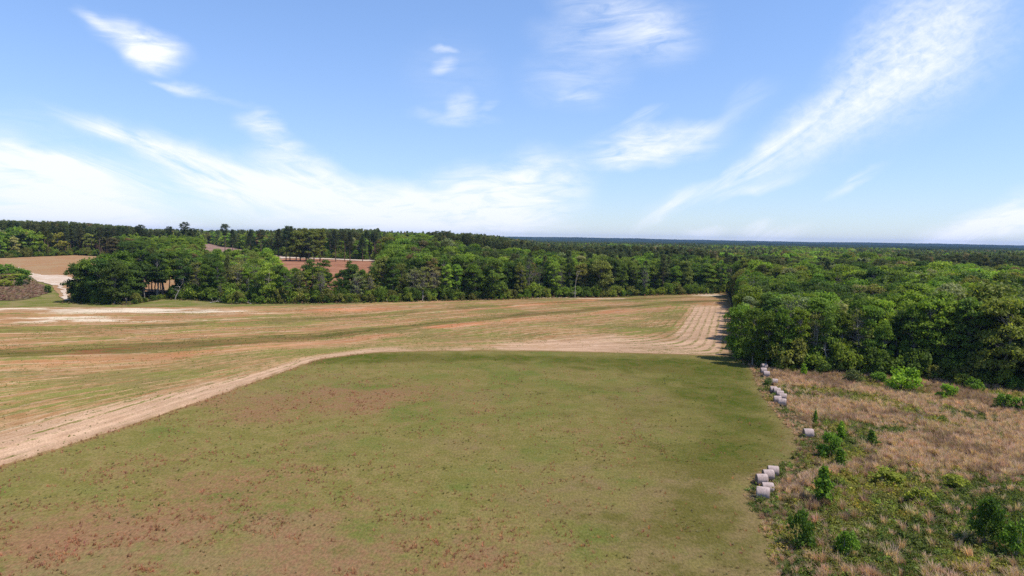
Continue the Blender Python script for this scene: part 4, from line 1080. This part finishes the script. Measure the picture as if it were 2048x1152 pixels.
# ------------------------------------------------------------------ hay bales
def bale_meshes():
    R, L, ns, nl = .62, 1.22, 40, 13
    rg = np.random.default_rng(5)
    xs = np.linspace(-L/2, L/2, nl); an = np.linspace(0, 2*np.pi, ns, endpoint=False)
    V = []
    for i, x in enumerate(xs):
        e = abs(x)/(L/2); rr = R*(1-.06*max(0, e-.8)/.2)
        for a in an:
            r = rr*(1+.012*math.sin(5*a+x*3)+.015*rg.normal()*.5)
            z = math.sin(a)*r; z = max(z, -R*.93)            # sits flat
            V.append((x, math.cos(a)*r, z+R*.93))
    F = []
    for i in range(nl-1):
        for j in range(ns):
            F.append((i*ns+j, (i+1)*ns+j, (i+1)*ns+(j+1) % ns, i*ns+(j+1) % ns))
    roll = mesh_from('bale_roll', V, F, [M_net], None, None, True)
    ends = []
    for sgn, i0 in ((-1, 0), (1, nl-1)):
        Ve = [V[i0*ns+j] for j in range(ns)]; Fe = []; off = 0
        for k, f in enumerate((.86, .62, .36, .12)):
            for j in range(ns):
                v = np.array(V[i0*ns+j]); c = np.array([v[0], 0, R*.93]); p = c+(v-c)*f; p[0] += sgn*(.025 if k % 2 else .04)*(1+.3*rg.normal())
                Ve.append(tuple(p))
            for j in range(ns):
                q = (off+j, off+(j+1) % ns, off+ns+(j+1) % ns, off+ns+j); Fe.append(q if sgn > 0 else q[::-1])
            off += ns
        Ve.append((sgn*(L/2+.04), 0, R*.93)); c = len(Ve)-1
        for j in range(ns): Fe.append((off+j, off+(j+1) % ns, c) if sgn > 0 else (off+(j+1) % ns, off+j, c))
        ends.append(mesh_from('bale_end', Ve, Fe, [M_hay], None, None, False))
    return roll, ends
def mat_net():
    mt, n = new_mat('net_wrapped_hay')
    pos = n.n('ShaderNodeTexCoord').outputs['Object']; sp = n.n('ShaderNodeSeparateXYZ', {'Vector': pos})
    rnd_ = n.n('ShaderNodeObjectInfo').outputs['Random']
    a = n.noise(n.v('MULTIPLY', pos, (14, 3, 3)), 1.0, 4, .7); b = n.noise(n.v('ADD', pos, n.comb(n.m('MULTIPLY', rnd_, 40), n.m('MULTIPLY', rnd_, 17), 0)), 3.0, 5, .7)
    c = n.mix(n.smooth(a, .3, .7), (.38, .28, .24), (.56, .44, .385))
    c = n.mix(n.smooth(b, .5, .68, 0, .6), c, (.17, .12, .10))
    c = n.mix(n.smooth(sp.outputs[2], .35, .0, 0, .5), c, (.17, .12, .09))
    ln = n.smooth(n.m('ABSOLUTE', n.m('SUBTRACT', n.m('FRACT', n.m('MULTIPLY', sp.outputs[0], 3.1)), .5)), .46, .5, 0, .35)
    c = n.mix(ln, c, (.2, .15, .13))
    finish(n, c, .9, a, .6, .05, .1)
    return mt
def mat_hay():
    mt, n = new_mat('weathered_hay_end')
    pos = n.n('ShaderNodeTexCoord').outputs['Object']; sp = n.n('ShaderNodeSeparateXYZ', {'Vector': pos})
    r = n.m('SQRT', n.m('ADD', n.m('POWER', sp.outputs[1], 2.0), n.m('POWER', n.m('SUBTRACT', sp.outputs[2], .577), 2.0)))
    ring = n.m('SINE', n.m('ADD', n.m('MULTIPLY', r, 70.0), n.m('MULTIPLY', n.noise(pos, 4, 2), 5)))
    c = n.mix(n.smooth(ring, -1, 1), (.13, .09, .06), (.25, .18, .12)); c = n.mix(n.smooth(n.noise(pos, 6, 4, .7), .4, .7, 0, .5), c, (.30, .22, .16))
    finish(n, c, .95, ring, .4, .02); return mt
M_net, M_hay = mat_net(), mat_hay()
ROLLM, ENDS = bale_meshes()
BL = [ # px, py at ground, turn, size, label
 (1528,1000,-22,1.12,'frontmost and largest-looking round hay bale of the lower group'),
 (1537,988,-8,1.0,'hay bale showing its right end, just behind the frontmost bale'),
 (1525,970,-3,1.0,'leftmost round hay bale in the middle of the lower group'),
 (1538,961,-4,1.0,'round hay bale right behind the leftmost one of the lower group'),
 (1548,953,-14,1.0,'farthest round hay bale of the lower group, darker right end'),
 (1618,876,-6,1.08,'lone round hay bale at the point where the meadow bulges right'),
 (1566,812,-25,1.05,'nearest hay bale of the middle group, half sunk in tan grass'),
 (1556,806,-12,1.0,'hay bale with dark left end, front left of the middle group'),
 (1567,801,-18,1.0,'hay bale on the right side of the middle group'),
 (1561,795,-12,1.0,'hay bale in the core of the middle group'),
 (1555,789,-10,1.0,'hay bale second from the far end of the middle group'),
 (1548,786,-8,1.0,'farthest hay bale of the middle group with dark left end'),
 (1550,770,-20,1.0,'hay bale right of the pale flowering shrub'),
 (1534,754,-12,1.0,'hay bale just above the pale flowering shrub'),
 (1528,747,-5,1.0,'hay bale second from the wood in the upper group'),
 (1529,739,2,1.05,'topmost hay bale touching the dark foot of the wood')]
for (p, b, rz, s, l) in BL:
    x, y = at(p, b); s *= .98
    e = empty('hay_bale', (x, y+.35, H1(x, y)+.01), math.radians(rz), s)
    tag(e, l, 'hay bale', 'round hay bales along the meadow edge')
    link('net_wrap', ROLLM, e)
    for q in ENDS: link('end_face', q, e)

# ------------------------------------------------------------------ ground cover
def blades(seed, n, h, spread, wid, lean=.5, tuft_r=.12, curve=.3):
    rg = np.random.default_rng(seed); V = []; F = []
    for i in range(n):
        a = rg.uniform(0, 6.283); b0 = np.array([math.cos(a), math.sin(a), 0])*tuft_r*rg.random()
        hh = h*rg.uniform(.55, 1.1); ln = rg.normal()*lean*.5+lean*.4; d = np.array([math.cos(a), math.sin(a), 0])
        t = np.array([-d[1], d[0], 0])*wid*rg.uniform(.6, 1.3)
        mid = b0+d*ln*hh*.4+[0, 0, hh*.6]; tip = b0+d*(ln*hh*(1+curve))+[0, 0, hh]
        k = len(V); V += [b0-t, b0+t, mid+t*.9, mid-t*.9, tip]; F += [(k, k+1, k+2, k+3), (k+3, k+2, k+4)]
    V = np.array(V); me = bpy.data.meshes.new('tuft'); me.from_pydata(V.tolist(), [], F); me.materials.append(M_straw)
    at_ = me.attributes.new('lv', 'FLOAT', 'FACE'); at_.data.foreach_set('value', np.repeat(rg.random(n), 2).astype(np.float32)); me.update()
    return me
def herb(seed, n, h, R, ls):
    rg = np.random.default_rng(seed); g = Geo()
    d = rg.normal(size=(n, 3)); d /= np.linalg.norm(d, axis=1)[:, None]; d[:, 2] = abs(d[:, 2])
    cen = d*rg.uniform(.2, 1, n)[:, None]*[R, R, h]
    V, F, lv = leaves(rg, cen, d+[0, 0, .5], ls); g.add(V, F, lv); return geo_mesh('herb', g, M_leaf)
TU = [blades(1, 64, 1.10, 0, .020, .55, .34), blades(2, 58, .90, 0, .021, .85, .40), blades(3, 70, 1.2, 0, .019, .45, .32)]
HB = [herb(4, 110, .55, .65, .10), herb(5, 90, .8, .5, .11), herb(6, 130, .4, .9, .10)]
GR = [blades(7, 16, .15, 0, .018, .9, .12), blades(8, 14, .19, 0, .016, .8, .10)]
SR = [blades(9, 9, .30, 0, .018, .5, .16, .1), blades(10, 12, .26, 0, .018, .5, .22, .1)]

def tvar(base, n, rg, s=.18, h=.1):
    return np.array(base)*(1+rg.normal(size=(n, 1))*s)*(1+rg.normal(size=(n, 3))*h)
def in_front(x, y, q):   # keeps clear of bales
    for (p, b, *_r) in BL:
        bx, by = at(p, b)
        q &= ~((np.abs(x-bx) < .75) & (y > by-.15) & (y < by+1.0))
    return q
rg = np.random.default_rng(77)
n0 = 64000
bx0, by0 = brush_w.min(0); bx1, by1 = brush_w.max(0)
gx = rg.uniform(20, 150, n0); gy = rg.uniform(38, 160, n0)
px, py, _ = projectA(gx, gy, 0*gx)
k = in_poly(gx, gy, brush_w) & (px < 2120) & (py < 1230); gx, gy, px, py = gx[k], gy[k], px[k], py[k]
k = in_front(gx, gy, np.ones(len(gx), bool)); gx, gy, px, py = gx[k], gy[k], px[k], py[k]
edge_d = dist_line(gx, gy, np.vstack([meadow_w[14:28]]))
gn = fbm(gx, gy, 11, 4, 31); gn2 = fbm(gx, gy, 4, 3, 33)
green_p = sstep(.44, .60, gn+.14*sstep(880, 1000, py)+.10*(gn2-.5)-.035)
for (cx, cy, a, b, st) in ((1800,960,10,5,.8),(1860,1010,9,5,.8),(1780,860,8,3,.5),(1940,850,12,3,.5),(1720,1110,9,4,.6),(1900,1110,14,5,.5)): green_p = np.clip(green_p+st*blob(gx, gy, cx, cy, a, b), 0, 1)
green_p = np.clip(green_p, .06, .90)*(.30+.70*sstep(.5, 6, edge_d))
green_p = np.clip(green_p+.28*sstep(940, 1080, py)*sstep(1, 6, edge_d), 0, .92)
isg = rg.random(len(gx)) < green_p
tan = ~isg & (rg.random(len(gx)) < .95)
def scl3(s, zv): return np.c_[s, s, s*zv]
n = tan.sum(); short = np.clip(edge_d[tan]/4, .45, 1)
ti = tvar((.50, .33, .258), n, rg, .13, .05)
dk = fbm(gx[tan], gy[tan], 6, 3, 35)
ti = np.where((dk > .60)[:, None], tvar((.33, .21, .165), n, rg, .1, .05), ti)
scatter('broomsedge_grass', 'tan-pink dry broomsedge tufts covering the rough ground right of the meadow', 'dry grass', TU, rg.integers(0, 3, n),
        np.c_[gx[tan], gy[tan], np.zeros(n)], rg.uniform(0, 6.28, n), scl3(rg.uniform(.6, 1.15, n)*short, rg.uniform(.7, 1.1, n)), ti, tilt=rg.normal(size=(n, 2))*.12)
n = isg.sum(); ti = tvar((.135, .142, .034), n, rg, .25, .10)
yy = fbm(gx[isg], gy[isg], 8, 3, 36); ti = np.where((yy > .56)[:, None], tvar((.20, .185, .04), n, rg, .15, .08), ti)
ti = np.where((yy < .40)[:, None], tvar((.09, .11, .025), n, rg, .2, .08), ti)
scatter('weeds_and_brambles', 'low green weeds and brambles spreading between the tan tufts', 'weeds', HB, rg.integers(0, 3, n),
        np.c_[gx[isg], gy[isg], np.zeros(n)], rg.uniform(0, 6.28, n), scl3(rg.uniform(.55, 1.2, n), rg.uniform(.6, 1.3, n)), ti)
# meadow: short grass and red sorrel
n0 = 110000
yy_ = 50+110*rg.random(n0)**1.25; xx_ = rg.uniform(-1, 1, n0)*(yy_*.8)
k = in_poly(xx_, yy_, meadow_w); xx_, yy_ = xx_[k], yy_[k]
ma = meadow_attrs(xx_, yy_)
u = rg.random(len(xx_))
sn = fbm(xx_, yy_, 2.5, 3, 50)
sorrel = u < (.10+.9*ma['red'])*sstep(.38, .78, sn)*.50 + .5*np.exp(-(ma['edge']/1.3)**2)
n = sorrel.sum(); ti = tvar((.40, .185, .115), n, rg, .22, .08)
scatter('red_sorrel', 'thin reddish sorrel stalks speckling the green meadow', 'wildflowers', SR, rg.integers(0, 2, n), np.c_[xx_[sorrel], yy_[sorrel], np.full(n, .005)],
        rg.uniform(0, 6.28, n), scl3(rg.uniform(.5, 1.15, n), rg.uniform(.7, 1.3, n)), ti)
g = ~sorrel & (rg.random(len(xx_)) < sstep(.48, .70, fbm(xx_, yy_, 3.2, 4, 58))*.12); n = g.sum()
col = np.array([[.235, .20, .078]])*(1-ma['dark'][g][:, None])+np.array([[.10, .13, .024]])*ma['dark'][g][:, None]
col = col*(1-ma['tan'][g][:, None]*.6)+np.array([[.34, .23, .14]])*ma['tan'][g][:, None]*.6
col = col*(1+rg.normal(size=(n, 1))*.22)*(1+rg.normal(size=(n, 3))*.07)
scatter('meadow_grass', 'short olive and green grass of the mown meadow', 'grass', GR, rg.integers(0, 2, n), np.c_[xx_[g], yy_[g], np.full(n, .005)],
        rg.uniform(0, 6.28, n), scl3(rg.uniform(.5, 1.5, n), np.full(n, .9)), np.clip(col, .01, 1))
print('cover', round(time.time()-T0, 1))
# field weeds: green tufts over the near half of the crop field and ragged grass at the meadow rim
n0 = 42000
fx = rg.uniform(-150, 75, n0); fy = rg.uniform(80, 260, n0)
k = in_poly(fx, fy, field_w); fx, fy = fx[k], fy[k]
px, py, _ = projectA(fx, fy, 0*fx); k = (px > -40) & (px < 1500); fx, fy = fx[k], fy[k]
fa = field_attrs(fx, fy)
cn = fbm(fa['s'], fa['t']*22, 5, 3, 52)
k = (rg.random(len(fx)) < sstep(.35, .70, fbm(fx, fy, 7, 3, 55))*.8*(.80-.55*fa['sand']-.5*fa['white']+.6*fa['dark'])); fx, fy = fx[k], fy[k]
n = len(fx); ti = tvar((.20, .21, .05), n, rg, .22, .08); dkk = fa['dark'][k]; ti = ti*(1-.45*np.clip(dkk, 0, 1))[:, None]
scatter('field_weeds', 'scattered green weeds growing in bands along the crop rows', 'weeds', GR, rg.integers(0, 2, n), np.c_[fx, fy, Hf(fx, fy)],
        rg.uniform(0, 6.28, n), scl3(rg.uniform(.6, 1.5, n), np.full(n, .7)), ti)
# rank grass and stubble at the foot of the belt
ln = resample(np.vstack([belt_w[2:9]]), 1.0)[:-80] if False else belt_w
seg = []
for a, b in zip(ln[:-1], ln[1:]):
    L = np.hypot(*(b-a)); m_ = int(L*5); f = rg.random((m_, 1)); seg.append(a+(b-a)*f+np.c_[rg.normal(size=m_)*.6, rg.uniform(-4.0, 2, m_)])
seg = np.vstack(seg); n = len(seg)
pp = projectA(seg[:, 0], seg[:, 1], 0*seg[:, 0])[0]
ti = np.where((rg.random(n) < .35)[:, None], tvar((.26, .18, .12), n, rg), tvar((.11, .13, .035), n, rg))
scatter('rank_grass', 'rank green and tan grass along the foot of the middle tree belt', 'grass', TU, rg.integers(0, 3, n), np.c_[seg, Hf(seg[:, 0], seg[:, 1])],
        rg.uniform(0, 6.28, n), scl3(rg.uniform(.5, 1.1, n), rg.uniform(.6, 1, n)), ti)
# dead grass on the left slope
n0 = 9000; mn = dead_w.min(0); mx = dead_w.max(0)
q = np.c_[rg.uniform(mn[0], mx[0], n0), rg.uniform(mn[1], mx[1], n0)]; q = q[in_poly(q[:, 0], q[:, 1], dead_w)]; n = len(q)
scatter('slope_grass', 'pinkish dead grass on the slope left of the sandy track', 'dry grass', TU, rg.integers(0, 3, n), np.c_[q, Hf(q[:, 0], q[:, 1])],
        rg.uniform(0, 6.28, n), scl3(rg.uniform(.7, 1.3, n), rg.uniform(.6, 1, n)), tvar((.27, .165, .125), n, rg))

# ------------------------------------------------------------------ distant works on the right horizon
def far_works():
    mt, n = new_mat('white_cladding'); pos = n.n('ShaderNodeTexCoord').outputs['Object']
    c = n.mix(n.smooth(n.noise(pos, .05, 3), .4, .6), (.72, .70, .67), (.80, .79, .77)); finish(n, c, .6)
    mr, n = new_mat('grey_roof'); finish(n, (.55, .55, .56), .6)
    D = 5200.0
    def boxes(bs):
        V = []; F = []
        for (x0, x1, y0, y1, z0, z1) in bs:
            k = len(V); V += [(x0, y0, z0), (x1, y0, z0), (x1, y1, z0), (x0, y1, z0), (x0, y0, z1), (x1, y0, z1), (x1, y1, z1), (x0, y1, z1)]
            F += [(k, k+1, k+5, k+4), (k+1, k+2, k+6, k+5), (k+2, k+3, k+7, k+6), (k+3, k, k+4, k+7), (k+4, k+5, k+6, k+7)]
        return V, F
    def px2x(p): d = ray(p, 494); return d.x/d.y*D
    def zrow(p, q): d = ray(p, q); return CAM_H+d.z/d.y*D
    x0, x1 = px2x(1926), px2x(1971)
    zb = -10; zt = zrow(1950, 496.8)
    e = empty('factory', ((x0+x1)/2, D, 0)); tag(e, 'long low white factory far away under the right horizon', 'factory')
    w_ = (x1-x0)/2
    V, F = boxes([(-w_, -w_*.35, 0, 60, zb, zt-4), (-w_*.28, w_*.35, 0, 70, zb, zt-2), (w_*.35+2, w_, 0, 60, zb, zt)]); link('wall', mesh_from('factory_wall', V, F, [mt]), e)
    V, F = boxes([(-w_-1, -w_*.35+1, -1, 61, zt-4, zt-3), (-w_*.28-1, w_*.35+1, -1, 71, zt-2, zt-1), (w_*.35+1, w_+1, -1, 61, zt, zt+1)]); link('roof', mesh_from('factory_roof', V, F, [mr]), e)
    V, F = boxes([(-w_*.8+k*18, -w_*.8+k*18+8, -1.2, -.3, zt-14, zt-8) for k in range(2)]+[(w_*.4+k*20, w_*.4+k*20+9, -1.2, -.3, zt-12, zt-5) for k in range(5)]); link('door', mesh_from('factory_door', V, F, [mr]), e)
    xt = px2x(1941); zt2 = zrow(1941, 491.2)
    e = empty('tower', (xt, D-40, 0)); tag(e, 'slim white tower rising beside the distant factory', 'tower')
    an = np.linspace(0, 2*np.pi, 12, endpoint=False)
    prof = [(4.2, -10), (3.6, zt2-14), (3.6, zt2-12), (7.0, zt2-9), (7.2, zt2-3), (5, zt2), (.1, zt2+1.5)]
    V = [(r*math.cos(a), r*math.sin(a), z) for r, z in prof for a in an]; F = [(i*12+j, i*12+(j+1) % 12, (i+1)*12+(j+1) % 12, (i+1)*12+j) for i in range(6) for j in range(12)]
    link('shaft', mesh_from('tower_shaft', V[:36], F[:24], [mt]), e)
    V2 = V[24:]; F2 = [tuple(v-24 for v in f) for f in F[24:]]; link('tank', mesh_from('tower_tank', V2, F2, [mt]), e)
far_works()

# ------------------------------------------------------------------ haze
def haze():
    me = bpy.data.meshes.new('haze')
    x, y0, y1, z0, z1 = 13900.0, -13900.0, 13900.0, -120.0, 120.0
    V = [(-x, y0, z0), (x, y0, z0), (x, y1, z0), (-x, y1, z0), (-x, y0, z1), (x, y0, z1), (x, y1, z1), (-x, y1, z1)]
    me.from_pydata(V, [], [(3, 2, 1, 0), (4, 5, 6, 7), (0, 1, 5, 4), (1, 2, 6, 5), (2, 3, 7, 6), (3, 0, 4, 7)])
    mt, n = new_mat('haze_air')
    pv = n.n('ShaderNodeVolumePrincipled', {'Color': (.30, .50, .98, 1), 'Density': HAZE_D, 'Anisotropy': 0.1})
    n.n('ShaderNodeOutputMaterial', {'Volume': pv.outputs[0]})
    me.materials.append(mt); o = link('haze', me); o['kind'] = 'stuff'
HAZE_D = 4.5e-5
haze()
print('done', round(time.time()-T0, 1))
